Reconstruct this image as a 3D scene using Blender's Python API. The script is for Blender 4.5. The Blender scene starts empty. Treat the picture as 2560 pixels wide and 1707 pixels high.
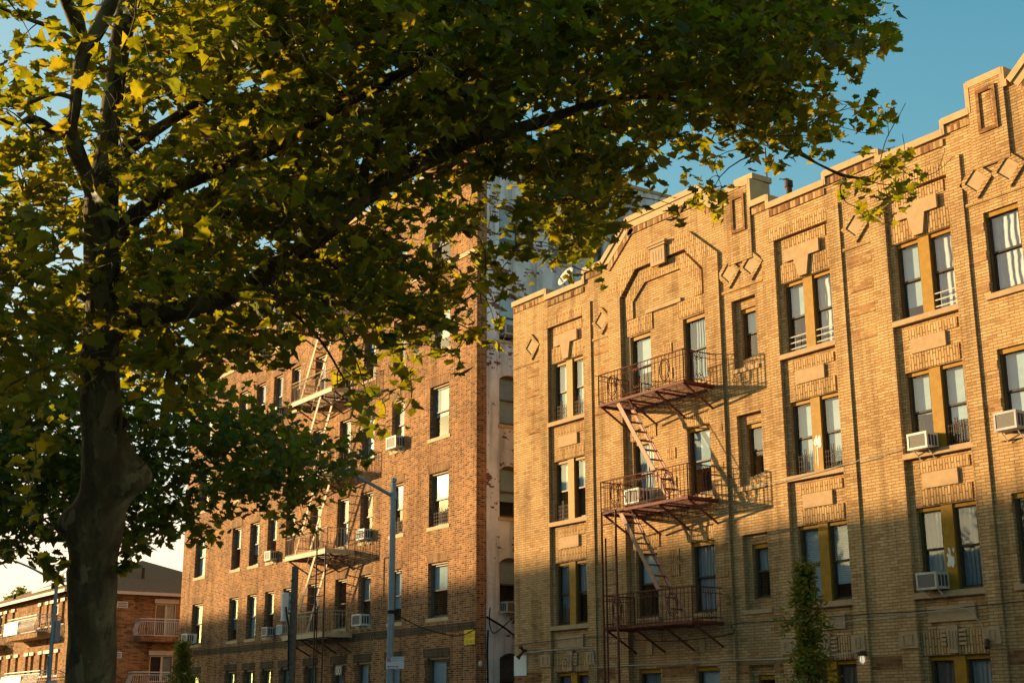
import bpy, bmesh, math, random
import numpy as np
from mathutils import Vector, Matrix
random.seed(7); rng = np.random.default_rng(7)
R_ = math.radians
S = bpy.context.scene
COL = S.collection

# ------------------------------------------------------------------ camera
FPX, CX, CY = 3421.8, 1280.0, 853.5           # calibrated from the facade's vanishing points
PITCH, YAW, ROLL = R_(15.232), R_(34.419), R_(-0.2126)
fh = Vector((-math.cos(YAW), math.sin(YAW), 0))
CF = fh * math.cos(PITCH) + Vector((0, 0, 1)) * math.sin(PITCH)
R0 = Vector((math.sin(YAW), math.cos(YAW), 0)); U0 = R0.cross(CF)
CR = R0 * math.cos(ROLL) + U0 * math.sin(ROLL); CU = -R0 * math.sin(ROLL) + U0 * math.cos(ROLL)
EYE = Vector((0, 0, 1.6))
cam = bpy.data.cameras.new('camera'); cam_o = bpy.data.objects.new('camera', cam); COL.objects.link(cam_o)
cam.sensor_width = 36; cam.lens = FPX / 2560 * 36; cam.clip_start = .1; cam.clip_end = 3000
m = Matrix((CR, CU, -CF)).transposed().to_4x4(); m.translation = EYE
cam_o.matrix_world = m
S.camera = cam_o
def P(sx, sy, d):
    """world point seen at survey position (sx, sy), d metres ahead"""
    return EYE + CF * d + CR * ((sx - CX) / FPX * d) - CU * ((sy - CY) / FPX * d)
OVK = 2560 / 2352
def PO(x, y, d): return P(x * OVK, y * OVK, d)

# ------------------------------------------------------------------ light
SUN_TO = Vector((-.862, -.507, math.tan(R_(10.0)))).normalized()
SUN_EL = math.asin(SUN_TO.z); SUN_ROT = math.atan2(SUN_TO.x, SUN_TO.y)
W = bpy.data.worlds.new('World'); S.world = W; W.use_nodes = True
nt = W.node_tree; bg = nt.nodes['Background']
sky = nt.nodes.new('ShaderNodeTexSky'); sky.sky_type = 'NISHITA'; sky.sun_disc = False
sky.sun_elevation = SUN_EL; sky.sun_rotation = SUN_ROT; sky.air_density = 1.0; sky.dust_density = 1.0; sky.ozone_density = 1.0
sep = nt.nodes.new('ShaderNodeSeparateColor'); cmb = nt.nodes.new('ShaderNodeCombineColor')      # film-like red response: deep teal zenith, cream horizon
pw = nt.nodes.new('ShaderNodeMath'); pw.operation = 'POWER'; pw.inputs[1].default_value = 1.6
mr = nt.nodes.new('ShaderNodeMath'); mr.operation = 'MULTIPLY'; mr.inputs[1].default_value = .55
mbl = nt.nodes.new('ShaderNodeMath'); mbl.operation = 'MULTIPLY'; mbl.inputs[1].default_value = .93
nt.links.new(sky.outputs[0], sep.inputs[0]); nt.links.new(sep.outputs[0], pw.inputs[0]); nt.links.new(pw.outputs[0], mr.inputs[0]); mg = nt.nodes.new('ShaderNodeMath'); mg.operation = 'MULTIPLY'; mg.inputs[1].default_value = 1.28; nt.links.new(sep.outputs[1], mg.inputs[0])
mn = nt.nodes.new('ShaderNodeMath'); mn.operation = 'MINIMUM'; nt.links.new(mr.outputs[0], mn.inputs[0]); nt.links.new(mg.outputs[0], mn.inputs[1]); nt.links.new(mn.outputs[0], cmb.inputs[0])
def curve(src, p, k):
    q = nt.nodes.new('ShaderNodeMath'); q.operation = 'POWER'; q.inputs[1].default_value = p; nt.links.new(src, q.inputs[0])
    m_ = nt.nodes.new('ShaderNodeMath'); m_.operation = 'MULTIPLY'; m_.inputs[1].default_value = k; nt.links.new(q.outputs[0], m_.inputs[0]); return m_.outputs[0]
gc = curve(sep.outputs[1], .95, 1.021); bc = curve(sep.outputs[2], .76, 1.118)
nt.links.new(gc, cmb.inputs[1]); nt.links.new(bc, cmb.inputs[2])
for lk in list(mg.inputs[0].links): nt.links.remove(lk)
nt.links.new(gc, mg.inputs[0])
nt.links.new(cmb.outputs[0], bg.inputs[0]); bg.inputs[1].default_value = .063
sl = bpy.data.lights.new('sun', 'SUN'); sl.energy = 3.15; sl.angle = R_(.7); sl.color = (1, .70, .36)
so = bpy.data.objects.new('sun', sl); COL.objects.link(so); so.rotation_euler = SUN_TO.to_track_quat('Z', 'Y').to_euler(); so.location = (-60, -40, 60)
S.view_settings.view_transform = 'Standard'; S.view_settings.look = 'None'; S.view_settings.exposure = 2.0; S.view_settings.gamma = 1

# ------------------------------------------------------------------ mesh helpers
class MB:
    def __init__(s): s.v = []; s.f = []; s.mi = []
    def add(s, vs, fs, mi=0):
        b = len(s.v); s.v += [tuple(v) for v in vs]; s.f += [tuple(i + b for i in f) for f in fs]; s.mi += [mi] * len(fs); return s
    def box(s, x0, x1, y0, y1, z0, z1, mi=0):
        return s.add([(x0, y0, z0), (x1, y0, z0), (x1, y1, z0), (x0, y1, z0), (x0, y0, z1), (x1, y0, z1), (x1, y1, z1), (x0, y1, z1)],
                     [(0, 3, 2, 1), (4, 5, 6, 7), (0, 1, 5, 4), (1, 2, 6, 5), (2, 3, 7, 6), (3, 0, 4, 7)], mi)
    def prism(s, poly, y0, y1, mi=0):                       # poly in XZ, extruded along Y
        n = len(poly); vs = [(x, y0, z) for x, z in poly] + [(x, y1, z) for x, z in poly]
        return s.add(vs, [tuple(range(n)), tuple(range(2 * n - 1, n - 1, -1))] + [(i, (i + 1) % n, n + (i + 1) % n, n + i) for i in range(n)], mi)
    def prismx(s, poly, x0, x1, mi=0):                      # poly in YZ, extruded along X
        n = len(poly); vs = [(x0, y, z) for y, z in poly] + [(x1, y, z) for y, z in poly]
        return s.add(vs, [tuple(range(n)), tuple(range(2 * n - 1, n - 1, -1))] + [(i, (i + 1) % n, n + (i + 1) % n, n + i) for i in range(n)], mi)
    def prismz(s, poly, z0, z1, mi=0):
        n = len(poly); vs = [(x, y, z0) for x, y in poly] + [(x, y, z1) for x, y in poly]
        return s.add(vs, [tuple(range(n)), tuple(range(2 * n - 1, n - 1, -1))] + [(i, (i + 1) % n, n + (i + 1) % n, n + i) for i in range(n)], mi)
    def tube(s, pts, r, n=8, mi=0, cap=True, closed=False, fn=None):
        pts = [Vector(p) for p in pts]; k = len(pts)
        rs = r if isinstance(r, (list, tuple)) else [r] * k
        vs = []; up = None
        for i, p in enumerate(pts):
            a = pts[(i - 1) % k] if (i > 0 or closed) else p; b = pts[(i + 1) % k] if (i < k - 1 or closed) else p
            t = (b - a).normalized()
            if up is None: up = t.orthogonal().normalized()
            else: up = (up - t * up.dot(t)).normalized()
            w = t.cross(up)
            for j in range(n):
                an = 2 * math.pi * j / n; d = up * math.cos(an) + w * math.sin(an)
                q = p + d * rs[i]
                if fn: q = fn(q, d, p)
                vs.append(q)
        fs = []
        for i in range(k if closed else k - 1):
            i2 = (i + 1) % k
            for j in range(n):
                fs.append((i * n + j, i * n + (j + 1) % n, i2 * n + (j + 1) % n, i2 * n + j))
        if cap and not closed:
            fs.append(tuple(range(n - 1, -1, -1))); fs.append(tuple((k - 1) * n + j for j in range(n)))
        return s.add(vs, fs, mi)
    def bar(s, a, b, w, h, mi=0, up=(0, 0, 1)):             # rectangular bar from a to b
        a = Vector(a); b = Vector(b); t = (b - a).normalized(); u = Vector(up); u = (u - t * u.dot(t)).normalized(); q = t.cross(u)
        vs = [p + q * sx * w / 2 + u * sz * h / 2 for p in (a, b) for sx, sz in ((-1, -1), (1, -1), (1, 1), (-1, 1))]
        return s.add(vs, [(0, 1, 2, 3), (7, 6, 5, 4), (0, 4, 5, 1), (1, 5, 6, 2), (2, 6, 7, 3), (3, 7, 4, 0)], mi)
    def ring(s, c, r, t, axis='Y', n=20, sx=1, sz=1, mi=0):
        pts = []
        for i in range(n):
            a = 2 * math.pi * i / n
            d = (math.cos(a) * r * sx, 0, math.sin(a) * r * sz) if axis == 'Y' else (0, math.cos(a) * r * sx, math.sin(a) * r * sz)
            pts.append(Vector(c) + Vector(d))
        return s.tube(pts, t, 5, mi, closed=True)
    def build(s, name, mats, parent=None, smooth=False, bevel=0):
        me = bpy.data.meshes.new(name)
        off = Vector(parent['_o']) if parent is not None and '_o' in parent else Vector((0, 0, 0))
        me.from_pydata([tuple(Vector(v) - off) for v in s.v], [], s.f)
        for mm in (mats if isinstance(mats, (list, tuple)) else [mats]): me.materials.append(mm)
        me.polygons.foreach_set('material_index', s.mi)
        bm = bmesh.new(); bm.from_mesh(me); bmesh.ops.recalc_face_normals(bm, faces=bm.faces[:]) if not getattr(s, 'open', False) else None
        bm.to_mesh(me); bm.free()
        if smooth: me.polygons.foreach_set('use_smooth', [True] * len(me.polygons))
        o = bpy.data.objects.new(name, me); COL.objects.link(o)
        if parent is not None: o.parent = parent; o['_o'] = tuple(off)
        if bevel:
            b = o.modifiers.new('bevel', 'BEVEL'); b.width = bevel; b.segments = 2; b.limit_method = 'ANGLE'
        return o
class PB(MB):
    """every shape added becomes an object of its own"""
    def __init__(s): super().__init__(); s.parts = []
    def add(s, vs, fs, mi=0):
        b = MB(); b.add(vs, fs, mi); s.parts.append(b); return s
    def build(s, name, mats, parent=None, **k):
        for b in s.parts: o = b.build(name, mats, parent, **k)
        return o
def tag(o, label, cat, group=None):
    o['label'] = label; o['category'] = cat
    if group: o['group'] = group
    return o
def thing(name, label, cat, loc=(0, 0, 0), group=None):
    o = bpy.data.objects.new(name, None); COL.objects.link(o); o.location = loc; o['_o'] = tuple(loc); o.empty_display_size = .3
    return tag(o, label, cat, group)
def struct(o): o['kind'] = 'structure'; return o
def copy_tree(o, parent=None, loc=None):
    c = o.copy(); COL.objects.link(c)
    if parent is not None: c.parent = parent
    if loc is not None: c.location = loc
    for ch in list(o.children): copy_tree(ch, c)
    return c

# ------------------------------------------------------------------ materials
def newmat(name):
    mt = bpy.data.materials.new(name); mt.use_nodes = True
    return mt, mt.node_tree, mt.node_tree.nodes['Principled BSDF']
class N:
    """small node-graph helper"""
    def __init__(s, t): s.t = t
    def n(s, typ, **kw):
        x = s.t.nodes.new(typ)
        for k, v in kw.items(): setattr(x, k, v)
        return x
    def l(s, a, b): s.t.links.new(a, b)
    def math(s, op, a, b=None, c=None):
        x = s.n('ShaderNodeMath', operation=op)
        for i, q in enumerate((a, b, c)):
            if q is None: continue
            if isinstance(q, (int, float)): x.inputs[i].default_value = q
            else: s.l(q, x.inputs[i])
        return x.outputs[0]
    def mix(s, f, a, b, blend='MIX'):
        x = s.n('ShaderNodeMix', data_type='RGBA', blend_type=blend)
        for i, q in ((0, f), (6, a), (7, b)):
            if isinstance(q, (int, float)): x.inputs[i].default_value = q
            elif isinstance(q, tuple): x.inputs[i].default_value = q if len(q) == 4 else (*q, 1)
            else: s.l(q, x.inputs[i])
        return x.outputs[2]
    def ramp(s, f, stops, interp='LINEAR'):
        x = s.n('ShaderNodeValToRGB'); x.color_ramp.interpolation = interp; e = x.color_ramp.elements
        e[0].position = stops[0][0]; e[0].color = (*stops[0][1], 1); e[1].position = stops[-1][0]; e[1].color = (*stops[-1][1], 1)
        for p, c in stops[1:-1]: q = e.new(p); q.color = (*c, 1)
        s.l(f, x.inputs[0]); return x.outputs[0]
    def noise(s, vec, scale, detail=3, rough=.55):
        x = s.n('ShaderNodeTexNoise'); x.inputs['Scale'].default_value = scale; x.inputs['Detail'].default_value = detail; x.inputs['Roughness'].default_value = rough
        if vec is not None: s.l(vec, x.inputs['Vector'])
        return x.outputs[0]
    def bump(s, h, strength, dist, bsdf):
        x = s.n('ShaderNodeBump'); x.inputs['Strength'].default_value = strength; x.inputs['Distance'].default_value = dist
        s.l(h, x.inputs['Height']); s.l(x.outputs[0], bsdf.inputs['Normal'])
def plain(name, col, rough=.6, metal=0, var=.15, scale=6, bump=0, spec=.10):
    mt, t, b = newmat(name); g = N(t)
    pos = g.n('ShaderNodeNewGeometry').outputs['Position']
    nz = g.noise(pos, scale, 4)
    c = g.ramp(nz, [(.3, tuple(x * (1 - var) for x in col)), (.7, tuple(min(1, x * (1 + var)) for x in col))])
    g.l(c, b.inputs['Base Color']); b.inputs['Roughness'].default_value = rough; b.inputs['Metallic'].default_value = metal
    b.inputs['Specular IOR Level'].default_value = spec
    if bump: g.bump(g.noise(pos, scale * 12, 3), bump, .01, b)
    return mt
def brick(name, pal, mortar, L=.205, H=.0675, head=0, swap=False, mort=.011, bump=.7, stain=.17, white=None, dist=.012, gw=.02):
    """brick wall laid in world units; pal = colour ramp of single bricks; head>0 = Flemish bond with darker headers"""
    mt, t, b = newmat(name); g = N(t)
    geo = g.n('ShaderNodeNewGeometry'); pos = geo.outputs['Position']
    wob = g.n('ShaderNodeVectorMath', operation='MULTIPLY_ADD')
    nz = g.n('ShaderNodeTexNoise'); nz.inputs['Scale'].default_value = 7; g.l(pos, nz.inputs['Vector'])
    g.l(nz.outputs['Color'], wob.inputs[0]); wob.inputs[1].default_value = (gw * .5, gw * .5, gw * .5); g.l(pos, wob.inputs[2])
    sp = g.n('ShaderNodeSeparateXYZ'); g.l(wob.outputs[0], sp.inputs[0])
    sn = g.n('ShaderNodeSeparateXYZ'); g.l(geo.outputs['True Normal'], sn.inputs[0])
    side = g.math('GREATER_THAN', g.math('ABSOLUTE', sn.outputs[0]), .7)
    u = g.math('ADD', g.math('MULTIPLY', sp.outputs[0], g.math('SUBTRACT', 1, side)), g.math('MULTIPLY', sp.outputs[1], side))
    v = sp.outputs[2]
    if swap: u, v = v, u
    row = g.math('FLOOR', g.math('DIVIDE', v, H)); par = g.math('MODULO', g.math('ABSOLUTE', row), 2)
    period = L * 1.5 if head else L
    rj = g.n('ShaderNodeTexWhiteNoise', noise_dimensions='1D'); g.l(row, rj.inputs['W'])
    u2 = g.math('DIVIDE', g.math('ADD', u, g.math('MULTIPLY_ADD', par, period * (.5 if not head else .5), g.math('MULTIPLY', rj.outputs[0], period * .06))), period)
    cell = g.math('FLOOR', u2); fu = g.math('SUBTRACT', u2, cell); fv = g.math('SUBTRACT', g.math('DIVIDE', v, H), row)
    if head:
        ish = g.math('GREATER_THAN', fu, .667)
        lo = g.math('MULTIPLY', ish, .667); hi = g.math('MULTIPLY_ADD', ish, .333, .667)
        du = g.math('MULTIPLY', g.math('MINIMUM', g.math('SUBTRACT', fu, lo), g.math('SUBTRACT', hi, fu)), period)
        cid = g.math('MULTIPLY_ADD', cell, 2, ish)
    else:
        ish = None
        du = g.math('MULTIPLY', g.math('MINIMUM', fu, g.math('SUBTRACT', 1, fu)), period); cid = cell
    dv = g.math('MULTIPLY', g.math('MINIMUM', fv, g.math('SUBTRACT', 1, fv)), H)
    d = g.math('MINIMUM', du, dv)
    inb = g.n('ShaderNodeMapRange', interpolation_type='SMOOTHSTEP'); g.l(d, inb.inputs[0]); inb.inputs[1].default_value = mort * .35; inb.inputs[2].default_value = mort * .85
    inb = inb.outputs[0]
    cb = g.n('ShaderNodeCombineXYZ'); g.l(cid, cb.inputs[0]); g.l(row, cb.inputs[1])
    wn = g.n('ShaderNodeTexWhiteNoise', noise_dimensions='2D'); g.l(cb.outputs[0], wn.inputs['Vector'])
    rnd = wn.outputs[0]
    if head: rnd = g.math('MULTIPLY_ADD', ish, -head, rnd)
    c = g.ramp(rnd, pal)
    fine = g.noise(pos, 45, 3, .6)
    c = g.mix(g.math('MULTIPLY', fine, .35), c, g.mix(1.0, c, (.45, .42, .40), 'MULTIPLY'))
    if white is not None:
        big = g.noise(pos, .9, 5, .6); rn2 = g.n('ShaderNodeTexWhiteNoise', noise_dimensions='3D'); g.l(cb.outputs[0], rn2.inputs['Vector'])
        pk = g.math('GREATER_THAN', g.math('MULTIPLY_ADD', rn2.outputs[0], .20, g.math('MULTIPLY_ADD', g.noise(pos, 16, 2), .22, big)), .825)
        c = g.mix(pk, white, c)
        mcol = g.mix(pk, white, mortar)
    else: mcol = mortar
    c = g.mix(inb, mcol, c)
    st = g.noise(pos, .55, 6, .65)
    c = g.mix(1.0, c, g.ramp(st, [(.32, (1 - stain * 1.6,) * 3), (.6, (1, 1, 1))]), 'MULTIPLY')
    mps = g.n('ShaderNodeMapping'); mps.inputs['Scale'].default_value = (2.2, 2.2, .22); g.l(pos, mps.inputs[0])
    c = g.mix(1.0, c, g.ramp(g.noise(mps.outputs[0], 1.3, 5, .6), [(.36, (1 - stain * 1.8,) * 3), (.52, (1, 1, 1))]), 'MULTIPLY')
    pt = g.noise(pos, .33, 2, .5); c = g.mix(g.math('MULTIPLY', g.ramp(pt, [(.52, (0, 0, 0)), (.62, (1, 1, 1))]), .16), c, g.mix(1.0, c, (.80, .72, .66), 'MULTIPLY'))      # repointed and rebuilt areas
    g.l(c, b.inputs['Base Color']); b.inputs['Roughness'].default_value = .92; b.inputs['Specular IOR Level'].default_value = .08
    hgt = g.math('MULTIPLY_ADD', fine, .5, g.math('MULTIPLY_ADD', rnd, .45, inb))
    g.bump(hgt, bump, dist, b)
    return mt
M = {}
TAN = [(0, (.41, .225, .092)), (.1, (.53, .31, .13)), (.45, (.585, .36, .155)), (.8, (.61, .39, .172)), (.95, (.65, .43, .20)), (1, (.47, .255, .108))]
M['tan'] = brick('tan_brick', TAN, (.29, .178, .082), L=.235, H=.069, bump=.8, mort=.013, dist=.014)
M['tan_soldier'] = brick('tan_soldier_brick', TAN, (.17, .10, .045), L=.33, H=.075, swap=True, bump=.9, mort=.014)
M['tan_band'] = brick('banded_header_brick', [(0, (.15, .06, .03)), (.35, (.28, .12, .05)), (.6, (.45, .27, .11)), (1, (.55, .36, .16))], (.28, .19, .1), L=.4, H=.085, swap=True)
M['tan_accent'] = brick('rosy_accent_brick', [(0, (.33, .16, .062)), (.4, (.46, .25, .098)), (1, (.58, .35, .15))], (.34, .21, .10), L=.235, H=.069)
M['tan_red'] = brick('red_accent_brick', [(0, (.22, .09, .035)), (.5, (.33, .15, .055)), (1, (.42, .22, .09))], (.26, .17, .09), L=.235, H=.072)
RED = [(0, (.10, .038, .015)), (.2, (.20, .074, .026)), (.5, (.37, .145, .047)), (.8, (.44, .185, .062)), (1, (.50, .24, .09))]
M['red'] = brick('red_brick', RED, (.44, .29, .155), head=.22, mort=.016, bump=.6, L=.205, H=.068)
M['red_soldier'] = brick('red_soldier_brick', [(0, (.17, .08, .03)), (.5, (.28, .13, .05)), (1, (.36, .19, .08))], (.36, .26, .16), L=.22, H=.07, swap=True)
M['dark_soldier'] = brick('dark_soldier_brick', [(0, (.05, .03, .018)), (.5, (.085, .055, .03)), (1, (.13, .075, .04))], (.24, .19, .12), L=.22, H=.07, swap=True)
M['white_brick'] = brick('white_painted_brick', [(0, (.2, .07, .04)), (1, (.3, .11, .06))], (.3, .2, .15), L=.205, H=.068, white=(.80, .79, .76), stain=.22, bump=.45, mort=.010)
M['house'] = brick('orange_house_brick', [(0, (.20, .08, .03)), (.4, (.36, .17, .06)), (1, (.48, .26, .1))], (.40, .28, .16), L=.3, H=.09, mort=.012)
M['stone'] = plain('limestone', (.40, .265, .14), .85, var=.12, scale=5, bump=.25)
M['coping'] = plain('cream_coping', (.44, .295, .145), .7, var=.14, scale=2.5, bump=.12)
M['redstone'] = plain('sill_stone', (.52, .38, .21), .8, var=.15, scale=4, bump=.2)
M['mustard'] = plain('mustard_paint', (.30, .155, .014), .55, var=.16, scale=7, bump=.08)
M['frame'] = plain('brown_frame', (.115, .075, .032), .5, var=.15)
M['sash'] = plain('dark_sash', (.05, .040, .026), .45, var=.15)
M['redframe'] = plain('taupe_frame', (.13, .10, .07), .5, var=.1)
M['rust'] = plain('rust_red_iron', (.13, .040, .022), .65, var=.4, scale=14, bump=.2)
M['rustlight'] = plain('pinkish_primed_iron', (.38, .215, .14), .6, var=.18, scale=9)
M['creamiron'] = plain('cream_painted_iron', (.52, .37, .22), .6, var=.2, scale=9)
M['blackiron'] = plain('brown_black_iron', (.075, .045, .025), .6, var=.3, scale=10)
M['whitemetal'] = plain('white_enamel', (.68, .64, .56), .45, var=.16, scale=3)
M['agedmetal'] = plain('aged_cream_enamel', (.50, .44, .34), .5, var=.2, scale=3)
M['greymetal'] = plain('dull_grey_enamel', (.40, .40, .38), .5, var=.2, scale=3)
M['grille'] = plain('grey_grille', (.15, .135, .115), .6, var=.2, scale=60)
M['darkgrille'] = plain('dark_louvre', (.06, .06, .06), .6, var=.2, scale=30)
M['galv'] = plain('blue_grey_galvanised', (.20, .27, .30), .42, metal=.15, var=.12, scale=4)
M['wood'] = plain('weathered_pole', (.12, .105, .08), .9, var=.3, scale=9, bump=.4)
M['cabinet'] = plain('pale_green_grey_cabinet', (.62, .64, .57), .5, var=.08)
M['bluegrille'] = plain('blue_grille', (.05, .22, .32), .5, var=.3, scale=20)
M['black'] = plain('black_rubber', (.02, .02, .02), .6, var=.2)
M['whitecable'] = plain('white_conduit', (.34, .31, .26), .5, var=.05)
M['inside'] = plain('dim_room', (.05, .045, .04), .9, var=.3, scale=1)
M['roof'] = plain('brown_shingle', (.25, .135, .06), .9, var=.35, scale=16, bump=.4)
M['tar'] = plain('roof_felt', (.06, .06, .06), .9)
M['cream'] = plain('cream_trim', (.62, .52, .38), .6, var=.06)
M['balwhite'] = plain('white_balcony_paint', (.68, .64, .57), .5, var=.05)
M['solar'] = plain('blue_grey_panel', (.08, .10, .12), .3, var=.1)
M['yellow'] = plain('yellow_sign', (.72, .50, .03), .5, var=.05)
M['signwhite'] = plain('white_sign', (.62, .64, .62), .45, var=.06)
M['signred'] = plain('red_sign_paint', (.42, .02, .035), .5, var=.04)
M['signink'] = plain('brown_sign_ink', (.28, .12, .02), .6, var=.04)
M['signtext'] = plain('faded_sign_ink', (.22, .13, .16), .6, var=.04)
M['asphalt'] = plain('asphalt', (.05, .05, .052), .9, var=.25, scale=3, bump=.3)
M['pave'] = plain('concrete_pavement', (.30, .29, .27), .9, var=.2, scale=1.5, bump=.2)
M['kerb'] = plain('kerb_stone', (.28, .27, .26), .85, var=.15)
M['soil'] = plain('ground_soil', (.14, .12, .09), .95, var=.3, scale=.6)
M['paint'] = plain('road_paint', (.7, .7, .66), .7, var=.1)
M['dish'] = plain('dish_paint', (.55, .50, .43), .5, var=.08)
def mat_pane(name, tintc=(.90, .94, .95), gain=1.0, base=.0):
    mt, t, b = newmat(name); g = N(t); t.nodes.remove(b); out = t.nodes['Material Output']
    pos = g.n('ShaderNodeNewGeometry').outputs['Position']
    tr = g.n('ShaderNodeBsdfTransparent'); tr.inputs[0].default_value = (*tintc, 1)
    gl = g.n('ShaderNodeBsdfGlossy'); gl.inputs['Roughness'].default_value = .03; gl.inputs[0].default_value = (.95, .97, 1, 1)
    bp = g.n('ShaderNodeBump'); bp.inputs['Strength'].default_value = .2; bp.inputs['Distance'].default_value = .006
    g.l(g.noise(pos, 1.7, 2), bp.inputs['Height']); g.l(bp.outputs[0], gl.inputs['Normal'])
    geo = g.n('ShaderNodeNewGeometry'); dt = g.n('ShaderNodeVectorMath', operation='DOT_PRODUCT'); g.l(geo.outputs['Incoming'], dt.inputs[0]); g.l(geo.outputs['True Normal'], dt.inputs[1])
    sch = g.math('MULTIPLY_ADD', g.math('POWER', g.math('SUBTRACT', 1, g.math('ABSOLUTE', dt.outputs['Value'])), 5), .92, .08)      # both faces of the glass, same from either side
    f = g.math('MINIMUM', g.math('MULTIPLY_ADD', sch, gain, base), 1)
    mx = g.n('ShaderNodeMixShader'); g.l(f, mx.inputs[0]); g.l(tr.outputs[0], mx.inputs[1]); g.l(gl.outputs[0], mx.inputs[2]); g.l(mx.outputs[0], out.inputs[0])
    return mt
M['pane'] = mat_pane('window_glass')
def mat_cloth(name, col, stripes=0, fold=0):
    mt, t, b = newmat(name); g = N(t)
    pos = g.n('ShaderNodeNewGeometry').outputs['Position']; sp = g.n('ShaderNodeSeparateXYZ'); g.l(pos, sp.inputs[0])
    c = g.ramp(g.noise(pos, 3, 4), [(.3, tuple(x * .8 for x in col)), (.7, col)])
    if stripes:
        w = g.math('SINE', g.math('MULTIPLY', sp.outputs[2], 2 * math.pi / stripes))
        c = g.mix(g.math('MULTIPLY_ADD', w, .22, .22), c, (.18, .18, .17)); g.bump(w, .5, .01, b)
    if fold:
        w = g.math('SINE', g.math('MULTIPLY_ADD', g.noise(pos, 2.2, 2), 5, g.math('MULTIPLY', sp.outputs[0], 2 * math.pi / fold)))
        c = g.mix(g.math('MULTIPLY_ADD', w, .15, .15), c, tuple(x * .45 for x in col)); g.bump(w, .8, .03, b)
    g.l(c, b.inputs['Base Color']); b.inputs['Roughness'].default_value = .9; b.inputs['Specular IOR Level'].default_value = .1
    return mt
M['blind'] = mat_cloth('slatted_blind', (.40, .50, .52), stripes=.05)
M['shade'] = mat_cloth('roller_shade', (.36, .46, .48))
M['curtain'] = mat_cloth('hung_curtain', (.34, .39, .40), fold=.11)
M['darkcurtain'] = mat_cloth('dark_curtain', (.16, .15, .13), fold=.14)
M['bluecurtain'] = mat_cloth('blue_curtain', (.17, .24, .28), fold=.10)
M['lace'] = mat_cloth('lace_curtain', (.46, .48, .46), fold=.16)
# ------------------------------------------------------------------ relief wall
def relief(mb, us, zs, lev, T, deep=.55, back=1):
    """rectilinear wall: every cell sits at its own depth (None = opening); real reveals between them"""
    us = sorted(set(round(u, 4) for u in us)); zs = sorted(set(round(z, 4) for z in zs))
    nu, nz = len(us) - 1, len(zs) - 1
    L = [[lev((us[i] + us[i + 1]) / 2, (zs[j] + zs[j + 1]) / 2) for j in range(nz)] for i in range(nu)]
    dep = lambda l: deep if l is None else l
    for i in range(nu):
        j = 0
        while j < nz:
            k = j
            while k + 1 < nz and L[i][k + 1] == L[i][j]: k += 1
            d = dep(L[i][j]); a, b, c, e = us[i], us[i + 1], zs[j], zs[k + 1]
            mb.add([T(a, d, c), T(b, d, c), T(b, d, e), T(a, d, e)], [(0, 1, 2, 3)], back if L[i][j] is None else 0); j = k + 1
    for i in range(nu):
        for j in range(nz):
            if i + 1 < nu:
                d0, d1 = dep(L[i][j]), dep(L[i + 1][j])
                if abs(d0 - d1) > 1e-6:
                    u = us[i + 1]; mb.add([T(u, d0, zs[j]), T(u, d1, zs[j]), T(u, d1, zs[j + 1]), T(u, d0, zs[j + 1])], [(0, 1, 2, 3)])
            if j + 1 < nz:
                d0, d1 = dep(L[i][j]), dep(L[i][j + 1])
                if abs(d0 - d1) > 1e-6:
                    z = zs[j + 1]; mb.add([T(us[i], d0, z), T(us[i], d1, z), T(us[i + 1], d1, z), T(us[i + 1], d0, z)], [(0, 1, 2, 3)])
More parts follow.
